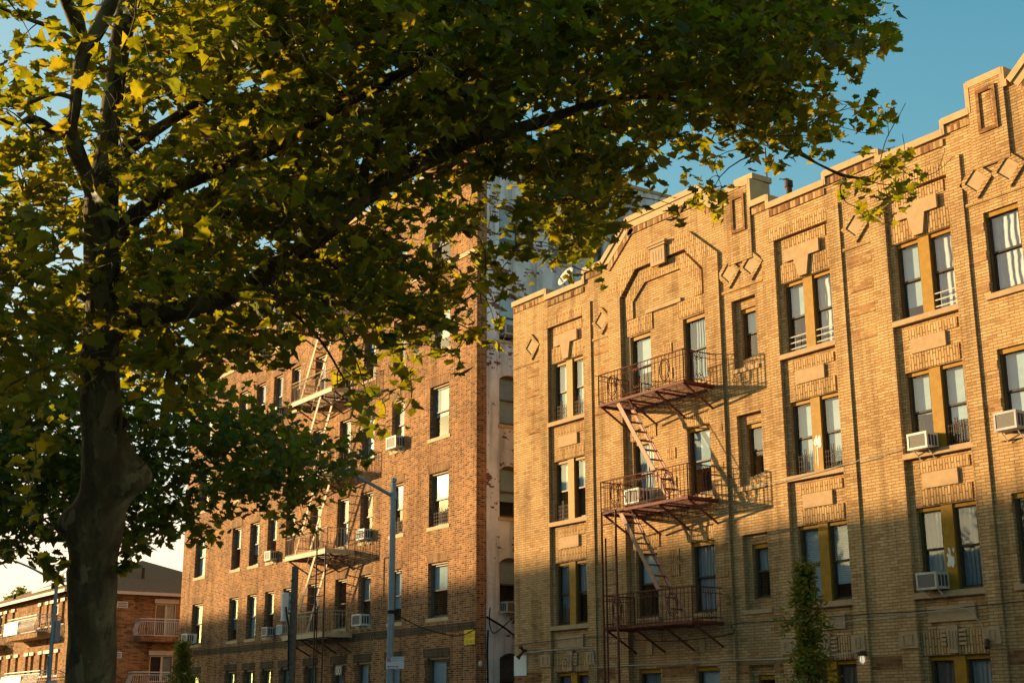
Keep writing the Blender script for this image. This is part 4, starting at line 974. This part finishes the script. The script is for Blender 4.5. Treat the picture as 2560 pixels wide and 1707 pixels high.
M['bark'] = mat_bark()
def mat_leaf(name, cols, tcols, tw=.42):
    mt, t, b = newmat(name); g = N(t); out = t.nodes['Material Output']
    geo = g.n('ShaderNodeNewGeometry'); r = geo.outputs['Random Per Island']
    c = g.ramp(r, cols); b.inputs['Roughness'].default_value = .5; b.inputs['Specular IOR Level'].default_value = .18; g.l(c, b.inputs['Base Color'])
    tr = g.n('ShaderNodeBsdfTranslucent'); g.l(g.ramp(r, tcols), tr.inputs[0])
    mx = g.n('ShaderNodeMixShader'); mx.inputs[0].default_value = tw; g.l(b.outputs[0], mx.inputs[1]); g.l(tr.outputs[0], mx.inputs[2]); g.l(mx.outputs[0], out.inputs[0]); return mt
M['leaf'] = mat_leaf('plane_leaf', [(0, (.022, .044, .007)), (.5, (.038, .060, .008)), (.93, (.058, .078, .010)), (1, (.12, .09, .016))], [(0, (.24, .26, .005)), (.55, (.45, .40, .008)), (1, (.66, .48, .012))], .42)
M['leaf_far'] = mat_leaf('far_plane_leaf', [(0, (.026, .044, .006)), (.5, (.042, .062, .008)), (1, (.075, .085, .012))], [(0, (.20, .24, .007)), (1, (.42, .38, .01))], .40)
M['leaf_small'] = mat_leaf('street_tree_leaf', [(0, (.07, .11, .012)), (.5, (.13, .17, .018)), (1, (.26, .19, .02))], [(0, (.16, .22, .02)), (1, (.3, .26, .02))], .35)
LEAF = np.array([(0, 0), (.16, .02), (.30, -.10), (.34, .10), (.52, .16), (.40, .30), (.56, .46), (.34, .46), (.26, .58), (.17, .72), (.0, 1.0), (-.17, .72), (-.26, .58), (-.34, .46), (-.56, .46), (-.40, .30), (-.52, .16), (-.34, .10), (-.30, -.10), (-.16, .02), (0, .34)])
def leaves(name, C, size, mat, parent, droop=.55, flat=False):
    """one maple-like leaf per row of C (positions); random tilt, folded along the midrib"""
    n = len(C); T = LEAF if not flat else np.array([(0, 0), (.16, .25), (.2, .5), (.12, .8), (0, 1.05), (-.12, .8), (-.2, .5), (-.16, .25), (0, .45)])
    k = len(T); s = size * rng.uniform(.5, 1.28, n)
    az = rng.uniform(0, 2 * np.pi, n); pit = rng.normal(-droop, .45, n)            # leaf points outwards and down
    f = np.stack([np.cos(az) * np.cos(pit), np.sin(az) * np.cos(pit), np.sin(pit)], 1)
    rr = np.stack([-np.sin(az), np.cos(az), np.zeros(n)], 1); u = np.cross(rr, f)
    ro = rng.normal(0, .55, n); r2 = rr * np.cos(ro)[:, None] + u * np.sin(ro)[:, None]; u2 = np.cross(r2, f)
    fold = rng.uniform(.0, .7, n); curl = rng.uniform(-.1, .9, n)
    x = T[:, 0]; y = T[:, 1]
    h = np.abs(x)[None, :] * fold[:, None] - (y[None, :] ** 2) * curl[:, None] * .5 - (x[None, :] ** 2) * curl[::-1][:, None] * 1.1 + rng.normal(0, .03, (n, k))
    V = C[:, None, :] + s[:, None, None] * (x[None, :, None] * r2[:, None, :] + y[None, :, None] * f[:, None, :] + h[:, :, None] * u2[:, None, :])
    c = k - 1; tri = np.array([(c, i, (i + 1) % c) for i in range(c)])
    F = (tri[None] + (np.arange(n) * k)[:, None, None]).reshape(-1, 3)
    me = bpy.data.meshes.new(name); off = np.array(parent['_o'])
    me.vertices.add(n * k); me.vertices.foreach_set('co', (V - off).reshape(-1).astype(np.float32))
    me.loops.add(F.size); me.loops.foreach_set('vertex_index', F.reshape(-1).astype(np.int32))
    me.polygons.add(len(F)); me.polygons.foreach_set('loop_start', np.arange(0, F.size, 3, dtype=np.int32)); me.polygons.foreach_set('loop_total', np.full(len(F), 3, dtype=np.int32))
    me.update(calc_edges=True); me.materials.append(mat)
    o = bpy.data.objects.new(name, me); COL.objects.link(o); o.parent = parent; return o
def smooth_path(pts, sub=5):
    a = [np.array(p, float) for p in pts]; out = []
    for i in range(len(a) - 1):
        p0, p1, p2, p3 = a[max(0, i - 1)], a[i], a[i + 1], a[min(len(a) - 1, i + 2)]
        for q in range(sub):
            t = q / sub; out.append(.5 * (2 * p1 + (p2 - p0) * t + (2 * p0 - 5 * p1 + 4 * p2 - p3) * t * t + (3 * p1 - p0 - 3 * p2 + p3) * t ** 3))
    out.append(a[-1]); return out
def lump(q, d, p):
    s = math.sin(q.x * 9 + q.z * 4) * math.sin(q.y * 8 - q.z * 3) * .012 + math.sin(q.z * 2.3 + q.x * 3) * .008
    return q + d * s
def limb(mb, pts, n=10, sub=5):
    """pts: (survey x, survey y, distance, width in survey px)"""
    sp = smooth_path(pts, sub); ws = [P(p[0], p[1], p[2]) for p in sp]; rs = [max(.004, p[3] / 2 / FPX * p[2]) for p in sp]
    mb.tube(ws, rs, n, fn=lump if pts[0][3] > 20 else None); return list(zip(ws, rs))
# --- the big plane tree
DT = 13.0
pb = P(228, 1740, DT)
tree = thing('plane_tree', 'big plane tree with thick burled trunk and spreading limbs, nearest the camera', 'tree', (pb.x, pb.y, 0))
tk = MB()
base = [(228 + (1740 - y) * .0, y, DT, w) for y, w in ((1740, 122),)]
spine = [(229, 1707, DT, 120), (232, 1560, DT, 119), (233, 1406, DT, 119), (242, 1340, DT, 122), (252, 1270, DT, 116), (262, 1200, DT, 112), (264, 1135, DT, 112), (256, 1045, DT, 106), (251, 951, DT, 99), (255, 860, DT, 92), (257, 790, DT, 84), (257, 680, DT, 84), (254, 570, DT, 86), (254, 490, DT, 80), (268, 357, DT + .1, 58), (285, 215, DT + .2, 50), (312, 54, DT + .3, 46), (330, -80, DT + .5, 40), (345, -220, DT + .7, 26)]
g0 = P(229, 1707, DT); ground = [Vector((g0.x, g0.y, 0)), Vector((g0.x, g0.y, .25)), Vector((g0.x, g0.y, .8)), Vector((g0.x, g0.y, 1.5))]
sp = smooth_path(spine, 5); ws = ground + [P(p[0], p[1], p[2]) for p in sp]; rs = [.42, .32, .255, .235] + [p[3] / 2 / FPX * p[2] for p in sp]
BURLS = [(P(188, 1305, DT - .05), .17, .15), (P(318, 1190, DT - .05), .19, .26), (P(190, 1440, DT), .10, .05), (P(300, 1090, DT - .1), .12, .05), (P(196, 900, DT), .12, .03)]
def burl(q, d, p):
    q = lump(q, d, p)
    for c, w, a in BURLS:
        e = (q - c).length; q = q + d * a * math.exp(-(e / w) ** 2)
    return q
tk.tube(ws, rs, 32, fn=burl)
LIMBS = []
def L_(pts, **k):
    r = limb(tk, pts, **k); LIMBS.extend(r)
    return r
LIMBS.extend([(w, r) for w, r in zip(ws, rs) if w.z > 5])
L_([(252, 500, DT, 66), (232, 465, DT - .1, 54), (211, 428, DT - .2, 47), (175, 332, DT - .4, 44), (186, 279, DT - .4, 32), (194, 196, DT - .3, 28), (208, 140, DT - .3, 30), (257, 54, DT - .2, 38), (285, -20, DT, 34), (310, -120, DT, 24)])
L_([(205, 145, DT - .3, 26), (193, 60, DT - .4, 31), (165, 0, DT - .6, 28), (140, -70, DT - .8, 20)])
L_([(170, 335, DT - .4, 36), (143, 335, DT - .5, 33), (103, 310, DT - .7, 32), (70, 295, DT - .8, 30)])
L_([(75, 297, DT - .8, 18), (30, 310, DT - 1, 10), (-30, 280, DT - 1.2, 7)])
L_([(160, 345, DT - .5, 14), (105, 345, DT - .7, 11), (70, 370, DT - .8, 7), (0, 375, DT - 1, 4)])
L_([(182, 245, DT - .4, 14), (130, 235, DT - .5, 12), (60, 262, DT - .7, 9), (-20, 265, DT - .9, 6)])
L_([(176, 100, DT - .4, 16), (130, 70, DT - .5, 13), (70, 48, DT - .7, 11), (0, 20, DT - .9, 7)])
L_([(215, 750, DT, 18), (180, 725, DT - .2, 12), (120, 705, DT - .4, 10), (75, 660, DT - .6, 8), (20, 640, DT - .8, 5)])
L_([(262, 850, DT, 80), (310, 797, DT - .05, 66), (393, 786, DT, 54), (455, 776, DT + .1, 50), (518, 758, DT + .2, 48), (590, 733, DT + .35, 48), (642, 702, DT + .5, 50), (700, 664, DT + .6, 48), (754, 624, DT + .75, 47), (830, 570, DT + .9, 47), (903, 505, DT + 1.1, 48), (960, 460, DT + 1.2, 48), (1028, 421, DT + 1.35, 47), (1136, 368, DT + 1.6, 42), (1207, 339, DT + 1.75, 37), (1270, 326, DT + 1.9, 35), (1343, 307, DT + 2, 31), (1414, 282, DT + 2.2, 28), (1500, 255, DT + 2.4, 24), (1590, 240, DT + 2.6, 22), (1664, 246, DT + 2.8, 20), (1771, 271, DT + 3, 17), (1860, 305, DT + 3.2, 14), (1950, 355, DT + 3.4, 12), (2010, 389, DT + 3.5, 11.5), (2046, 411, DT + 3.55, 11), (2103, 437, DT + 3.6, 11), (2146, 445, DT + 3.65, 10)])
L_([(2120, 440, DT + 3.6, 5.0), (2100, 470, DT + 3.6, 3.7), (2115, 505, DT + 3.6, 2.5), (2150, 520, DT + 3.6, 1.9)], n=5)
L_([(2146, 445, DT + 3.65, 4.3), (2190, 430, DT + 3.7, 3.1), (2215, 350, DT + 3.75, 2.5), (2250, 285, DT + 3.8, 1.9), (2264, 258, DT + 3.8, 1.2)], n=5)
L_([(2146, 445, DT + 3.65, 3.7), (2215, 462, DT + 3.7, 2.5), (2278, 450, DT + 3.8, 2.5), (2340, 430, DT + 3.8, 1.9), (2385, 390, DT + 3.9, 1.2)], n=5)
L_([(2222, 340, DT + 3.75, 1.5), (2218, 290, DT + 3.75, 1.2)], n=4); L_([(2258, 445, DT + 3.8, 1.9), (2262, 380, DT + 3.8, 1.5), (2256, 335, DT + 3.8, 1.0)], n=4)
L_([(2300, 442, DT + 3.8, 1.5), (2290, 410, DT + 3.8, 1.0)], n=4); L_([(2345, 425, DT + 3.8, 1.4), (2362, 375, DT + 3.8, 1.0), (2350, 372, DT + 3.8, 0.7)], n=4)
L_([(2020, 370, DT + 3.5, 4.3), (2040, 330, DT + 3.5, 3.1), (2070, 300, DT + 3.5, 2.5), (2110, 270, DT + 3.5, 1.9)], n=5); L_([(1960, 350, DT + 3.4, 3.1), (2010, 320, DT + 3.4, 2.5), (2060, 310, DT + 3.5, 1.9), (2170, 335, DT + 3.5, 1.2)], n=5)
L_([(262, 620, DT, 50), (330, 545, DT + .2, 40), (410, 485, DT + .4, 38), (500, 440, DT + .6, 38), (586, 405, DT + .8, 38), (693, 361, DT + 1, 40), (771, 311, DT + 1.2, 36), (821, 275, DT + 1.3, 36), (903, 232, DT + 1.5, 33), (975, 200, DT + 1.7, 29), (1040, 165, DT + 1.9, 24), (1090, 110, DT + 2.1, 20), (1120, 40, DT + 2.3, 15), (1140, -40, DT + 2.5, 11)])
L_([(265, 440, DT, 44), (304, 382, DT + .2, 42), (357, 346, DT + .4, 36), (430, 300, DT + .7, 30), (520, 240, DT + 1, 25), (600, 160, DT + 1.3, 20), (660, 60, DT + 1.6, 15), (690, -40, DT + 2, 10)])
L_([(905, 500, DT + 1.1, 30), (911, 421, DT + 1.0, 26), (935, 370, DT + .95, 25), (957, 325, DT + .9, 24), (985, 285, DT + .9, 19), (1039, 240, DT + 1, 20), (1107, 241, DT + 1.2, 20), (1135, 222, DT + 1.3, 20), (1158, 190, DT + 1.4, 22), (1200, 165, DT + 1.6, 20), (1236, 140, DT + 1.8, 18), (1242, 80, DT + 2, 13), (1215, -20, DT + 2.2, 9)])
L_([(1110, 240, DT + 1.2, 16), (1075, 205, DT + 1.2, 13), (1050, 160, DT + 1.2, 8), (1030, 90, DT + 1.2, 5)])
L_([(1150, 215, DT + 1.4, 11), (1210, 216, DT + 1.5, 8), (1300, 190, DT + 1.7, 5), (1380, 180, DT + 1.9, 3)])
L_([(760, 318, DT + 1.2, 16), (752, 270, DT + 1.2, 14), (742, 200, DT + 1.2, 12), (735, 120, DT + 1.2, 8), (720, 30, DT + 1.2, 5)])
L_([(758, 285, DT + 1.15, 9), (785, 255, DT + 1.15, 9), (786, 215, DT + 1.1, 8), (783, 150, DT + 1.1, 6), (800, 60, DT + 1.1, 4)])
L_([(955, 262, DT + 1.3, 5), (875, 236, DT + 1.1, 6), (820, 222, DT + 1, 5), (785, 195, DT + 1, 3)])
L_([(1450, 270, DT + 2.3, 12), (1445, 230, DT + 2.2, 9), (1464, 205, DT + 2.2, 8), (1466, 140, DT + 2.2, 5), (1470, 60, DT + 2.2, 3)])
L_([(1590, 240, DT + 2.6, 14), (1640, 160, DT + 2.7, 12), (1675, 103, DT + 2.8, 13), (1703, 64, DT + 2.85, 14), (1737, 18, DT + 2.9, 13), (1763, 6, DT + 2.9, 13), (1813, 13, DT + 3, 12), (1840, 32, DT + 3, 11), (1862, 54, DT + 3.05, 11), (1903, 54, DT + 3.1, 10), (1920, 25, DT + 3.2, 6), (1925, -30, DT + 3.3, 5)])
L_([(1705, 62, DT + 2.85, 9), (1760, 30, DT + 2.9, 7), (1790, 60, DT + 3, 5), (1830, 90, DT + 3, 3)], n=5)
L_([(1240, 330, DT + 1.8, 9), (1390, 370, DT + 2.1, 6), (1410, 420, DT + 2.2, 4), (1430, 480, DT + 2.3, 3)], n=5)
L_([(700, 664, DT + .6, 16), (790, 640, DT + .3, 11), (880, 700, DT + .1, 8), (970, 740, DT, 6), (1080, 780, DT, 4), (1190, 830, DT, 3)], n=6)
L_([(640, 705, DT + .4, 14), (720, 770, DT + .2, 9), (800, 850, DT, 7), (850, 930, DT - .1, 5), (890, 1000, DT - .1, 3)], n=6)
L_([(330, 1185, DT - .1, 6), (372, 1150, DT - .3, 4), (420, 1100, DT - .5, 3)], n=5)
L_([(160, 1338, DT, 9), (125, 1310, DT - .1, 7), (95, 1285, DT - .2, 5), (60, 1240, DT - .3, 3)], n=5)
L_([(285, 1395, DT, 5), (330, 1360, DT - .1, 3), (365, 1330, DT - .1, 2)], n=4); L_([(290, 1420, DT, 4), (320, 1400, DT - .1, 3), (350, 1375, DT - .1, 2)], n=4)
L_([(175, 1410, DT, 4), (140, 1415, DT - .1, 3), (115, 1405, DT - .1, 2)], n=4); L_([(175, 1420, DT, 3), (150, 1440, DT - .1, 2)], n=4)
L_([(2100, 55, DT + 3.4, 2), (2165, 40, DT + 3.5, 3.5), (2060, 62, DT + 3.3, 4), (1990, 75, DT + 3.2, 6)], n=4)
kn = MB(); kc = P(297, 1055, DT - .19)
kn.ring(kc, .055, .02, axis='Y', n=16, sz=1.35); ko = kn.build('knot_hole_rim', M['bark'], tree, smooth=True)
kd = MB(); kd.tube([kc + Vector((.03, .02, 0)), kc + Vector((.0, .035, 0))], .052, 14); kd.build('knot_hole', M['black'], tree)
# crown: how thick the foliage hangs in each 50-unit patch of the survey (0 clear sky .. 9 closed)
MAP = """644556899999999999999999999999999999998710
332466899999999999999899899977899999999840
444667899999999999999998997787889999996750
666888999994999999999999988888899999876100
655888999993799999999998868889999888640120
777789999999899999999997249988888888654650
788889999999999999999998889887765687765420
888899999999999999879999999987651245541332
888899999999999999966743899985243100000344
888899999999999998766633879861046000001332
888899999999999987765543788730023000000110
888899999999557899766576567500000000000000
888899999999999998877743112100000000000000
888899999999999999887642000020000000000000
888899999999888888877652100000000000000000
888899999988655555665562100000000000000000
788899998865333345544310000000000000000000
777664887420000355410000000000000000000000
555000453000000256300000000000000000000000
344000331000000155100000000000000000000000
223000220000000010000000000000000000000000
223000220000000000000000000000000000000000
232000200000000000000000000000000000000000
120000100000000000000000000000000000000000
010000000000000000000000000000000000000000""".split()
FAR = """000000000000000000
444444443000000000
555555554000000000
666666665300000000
777777777510000000
888888888862000000
888888888888840000
999888888888887520
999999888888888620
999999888888887410
998788888556785000
888778876500152000
754344443000000000""".split()                                # rows from y = 650 down
TAU = {0: 0, 1: .08, 2: .17, 3: .32, 4: .52, 5: .85, 6: 1.3, 7: 2.0, 8: 3.2, 9: 5.0}
def crown(rows, y0, dfun, sig, size, K, xmin=0, xpad=-5):
    pts = []
    for j, row in enumerate(rows):
        for i in range(xpad, len(row)):
            dv = int(row[max(i, 0)])
            if dv == 0: continue
            for jj in ((j,) if j > 0 or y0 > 100 else range(0, -10, -1)):
                if jj < -1 and not (-4 - .35 * jj * jj * .3 < i < 39 - .55 * jj * jj * .6): continue        # the crown domes above the frame
                x0, yy = i * 50, y0 + jj * 50
                d0 = dfun(x0)
                cell = (50 * OVK / FPX * d0) ** 2
                tau = TAU[dv] * (1 if jj >= 0 else .45)
                n = rng.poisson(tau * cell / (.30 * size * size) / 6.0 * K * ((.82 if x0 < 500 else 1.15) if y0 == 0 else 1))
                for _ in range(n):
                    cx, cy = x0 + rng.uniform(4, 46), yy + rng.uniform(-14, 34); d = d0 + np.clip(rng.normal(0, sig), -2.2 * sig, 2.4 * sig)
                    c = np.array(PO(cx, cy, d)); m_ = rng.integers(4, 9)
                    pts.append((c, m_))
    return pts
def drop_front(C, keep):
    """thin out leaves that would hang right in front of a bare limb"""
    lw = np.array([np.array(w) for w, r in LIMBS if r > .045]); lr = np.array([r for w, r in LIMBS if r > .045])
    e = np.array(EYE); f = np.array(CF); rt = np.array(CR); up = np.array(CU)
    def pr(X): q = X - e; z = q @ f; return np.stack([q @ rt / z, q @ up / z], 1), z
    a, za = pr(C); b, zb = pr(lw); ok = np.ones(len(C), bool)
    for k in range(len(C)):
        dd = np.hypot(b[:, 0] - a[k, 0], b[:, 1] - a[k, 1]); h = (dd < (lr + .05) / zb) & (za[k] < zb + lr)
        if h.any() and rng.random() > keep: ok[k] = False
    return C[ok]
SZ = .138
sprays = crown(MAP, 0, lambda x: 12.3 + .0021 * x, 1.35, SZ, 1.48)
C = []
for c, k in sprays: C.append(c + rng.normal(0, .085, (k, 3)) * np.array((1, 1, .8)))
extra = [(2040, 20), (2050, 28), (2030, 12), (1975, 150), (2010, 95), (2000, 280), (110, 1290), (120, 1300), (135, 1315), (100, 1280), (150, 1290), (290, 1280), (300, 1270), (310, 1290), (285, 1300), (325, 1240), (295, 1250), (280, 1295), (20, 1262), (5, 1285), (15, 1275), (85, 1185), (95, 1205), (110, 1215), (2215, 405), (2225, 380), (2135, 520), (2240, 410)]
TIP = [(1110, 1030), (1290, 990), (1390, 1080), (1420, 1100), (1330, 1120), (1280, 1180), (1010, 1290), (980, 1340), (1070, 1400), (1100, 1440), (1160, 1480), (1240, 1380), (1330, 1300), (1400, 1320), (1430, 1400), (1370, 1390), (1300, 1320), (1500, 1210), (1440, 1250), (1390, 1170), (1040, 1310), (1250, 1170), (1200, 1240), (1130, 1290), (1210, 1120), (1350, 1210), (960, 1260), (1090, 1060)]
for tx_, ty_ in TIP:
    for _ in range(rng.integers(2, 5)): C.append(np.array(P(1760 + tx_ / 2.8 + rng.normal(0, 9), ty_ / 2.8 + rng.normal(0, 8), DT + 3.65 + rng.normal(0, .1)))[None])
for x, y in extra:
    far_ = 3.6 if x > 1500 else -.15
    if x > 2090: x, y = x / OVK, y / OVK
    for _ in range(3 if x < 400 else 1): C.append((np.array(PO(x + rng.normal(0, 5), y + rng.normal(0, 5), DT + far_)))[None])
C = drop_front(np.concatenate(C), .13)
print('leaves', len(C))
lv = leaves('crown', C, SZ, M['leaf'], tree)
tw = tk; LW = np.array([np.array(w) for w, r in LIMBS]); LR = np.array([r for w, r in LIMBS])
def grow(tw, LW, sprays, prob, maxd, r_top):
    nodes = np.array(LW); cs = np.array([c for c, k in sprays]); near = np.array([np.min(np.linalg.norm(nodes - c, axis=1)) for c in cs])
    for i in np.argsort(near):
        if rng.random() > prob: continue
        c = cs[i]; dv = nodes - c; dd = np.linalg.norm(dv, axis=1) + np.maximum(dv[:, 2], 0) * .4; j = int(np.argmin(dd)); d = float(np.linalg.norm(dv[j]))
        if d > maxd or d < .06: continue
        a = nodes[j]; mid = (a + c) / 2 + rng.normal(0, .16, 3) * d + np.array((0, 0, .10 * d))
        q = [(1 - t) ** 2 * a + 2 * t * (1 - t) * mid + t * t * c for t in (0, .2, .4, .6, .8, 1)]
        r0 = min(r_top, .0045 + .006 * d); tw.tube([Vector(p) for p in q], [r0 * (1 - .7 * t) for t in (0, .2, .4, .6, .8, 1)], 4, cap=False)
        nodes = np.concatenate([nodes, np.array(q[2:])])
grow(tw, LW, sprays, .55, 1.6, .014)
tk.build('trunk', M['bark'], tree, smooth=True)
# --- the second plane tree, farther down the pavement
D2 = 27.0; pb2 = P(236, 1500, D2)
t2 = thing('plane_tree', 'darker plane tree behind the big trunk, its low foliage before the red building', 'tree', (pb2.x, pb2.y, 0))
k2 = MB(); LIM2 = []
gx = Vector((pb2.x, pb2.y, 0)); top = P(250, 900, D2)
path = [gx + (top - gx) * t + Vector((math.sin(t * 5) * .1, 0, 0)) for t in [i / 10 for i in range(11)]]
k2.tube([p for p in path], [.30 - .016 * i for i in range(11)], 14, fn=lump); LIM2 += [(p, .2) for p in path[5:]]
for tx, ty, td in ((60, 980, 25), (-60, 1080, 26), (120, 850, 29), (380, 950, 25.5), (560, 1040, 26), (700, 1060, 25.5), (430, 1040, 27), (330, 1000, 29), (60, 1080, 28), (180, 1050, 25)):
    a = path[rng.integers(5, 10)]; b = PO(tx, ty, td); mdl = (a + b) / 2 + Vector((0, 0, .7))
    q = [a * (1 - t) ** 2 + mdl * 2 * t * (1 - t) + b * t * t for t in [i / 8 for i in range(9)]]; k2.tube(q, [.055 - .0055 * i for i in range(9)], 7); LIM2 += [(p, .06) for p in q]
sp2 = crown(FAR, 650, lambda x: 26.5 - .0008 * x, 1.7, .17, 1.25, xpad=-5)
C2 = np.concatenate([c + rng.normal(0, .10, (k, 3)) for c, k in sp2]); print('far leaves', len(C2))
leaves('crown', C2, .18, M['leaf_far'], t2)
tw = k2; LW = np.array([np.array(w) for w, r in LIM2])
grow(tw, LW, sp2, .22, 2.5, .014)
k2.build('trunk', M['bark'], t2, smooth=True)
# --- small trees
def small_tree(x, y, h, r, label, n, size, mat='leaf_small', trunk=1.2, shape=None):
    t = thing('columnar_tree' if shape is None else 'street_tree', label, 'tree', (x, y, 0))
    MB().tube([(x, y, 0), (x, y, h * .5), (x + .05, y, h * .93)], [.07, .05, .012], 8).build('trunk', M['bark'], t)
    pts = []
    while len(pts) < n:
        z = rng.uniform(trunk, h); q = (z - trunk) / (h - trunk)
        R = r * (min(1, q * 5 + .4)) * (1 - q ** 1.5 * .84) * (.72 + .42 * math.sin(z * 7.3 + x) * math.sin(z * 3.1 + 1)) if shape is None else r * math.sqrt(max(.02, 1 - (2 * q - 1) ** 2))
        a = rng.uniform(0, 2 * np.pi); rr = R * math.sqrt(rng.uniform(.05, 1)) * (1 + .35 * math.sin(3 * a + z * 6))
        c = np.array((x + rr * math.cos(a), y + rr * math.sin(a), z)); pts += [c + rng.normal(0, size * .6, 3) for _ in range(5)]
    leaves('crown', np.array(pts), size, M[mat], t, droop=.3, flat=shape is None)
small_tree(-20.05, 21, 4.55, .72, 'small columnar tree standing against the tan building near the right', 3900, .135)
small_tree(-55.5, 21.5, 4.55, 1.0, 'small columnar tree at the left corner of the red building', 3600, .16)
small_tree(-124, 33, 12.2, 2.4, 'distant tree tops peeking over the roof of the orange brick house', 2500, .35, trunk=3, shape=1)

# ================================================================== GROUND AND THE OTHER SIDE OF THE STREET
def sheet(name, x0, x1, y0, y1, z, mat):
    b = MB(); b.add([(x0, y0, z), (x1, y0, z), (x1, y1, z), (x0, y1, z)], [(0, 1, 2, 3)]); return struct(b.build(name, mat))
sheet('ground', -900, 900, -900, 900, -.14, M['soil'])
sheet('road', -400, 300, 7.15, 16.35, -.12, M['asphalt'])
pv = MB(); pv.box(-400, 300, 16.5, 60, -.13, 0); struct(pv.build('pavement', M['pave']))
pv = MB(); pv.box(-400, 300, -60, 7.0, -.13, 0); struct(pv.build('pavement', M['pave']))
kb = MB(); kb.box(-400, 300, 16.35, 16.499, -.13, .012); kb.box(-400, 300, 7.001, 7.15, -.13, .012); struct(kb.build('kerb', M['kerb']))
ln = MB()
for k in range(-60, 40): ln.box(k * 6, k * 6 + 2.5, 11.7, 11.82, -.121, -.114)
struct(ln.build('lane_marking', M['paint']))
def opposite(x0, x1, h, label):
    t = thing('apartment_building', label, 'building', ((x0 + x1) / 2, -14, 0))
    hs = []
    x = x0 + 2
    while x < x1 - 2:
        for z in [zz for zz in (3.4, 6.4, 9.4, 12.4, 15.4) if zz < h - .8]: hs.append((x, x + 1.1, z - 1.7, z))
        x += 3.2
    def lv_(xx, z):
        for a, b, c, d in hs:
            if a < xx < b and c < z < d: return None
        return 0
    mb = MB(); relief(mb, [x0, x1] + [q for q_ in hs for q in q_[:2]], [0, h] + [q for q_ in hs for q in q_[2:]], lv_, lambda u, d, z: (u, -9 - d, z), deep=.25)
    for x in (x0, x1): mb.add([(x, -9, 0), (x, -20, 0), (x, -20, h), (x, -9, h)], [(0, 1, 2, 3)])
    mb.add([(x0, -20, 0), (x1, -20, 0), (x1, -20, h), (x0, -20, h)], [(0, 1, 2, 3)]); mb.add([(x0, -9, h), (x1, -9, h), (x1, -20, h), (x0, -20, h)], [(0, 1, 2, 3)])
    mb.build('wall', [M['red'], M['inside']], t)
opposite(-123, -91.5, 17.35, 'long five storey brick building across the street')
opposite(-91.4, -62, 17.48, 'five storey brick building across the street beside the low row')
opposite(-60, 30, 9.4, 'low brick row across the street behind the camera')
for o in bpy.data.objects:
    if '_o' in o: del o['_o']
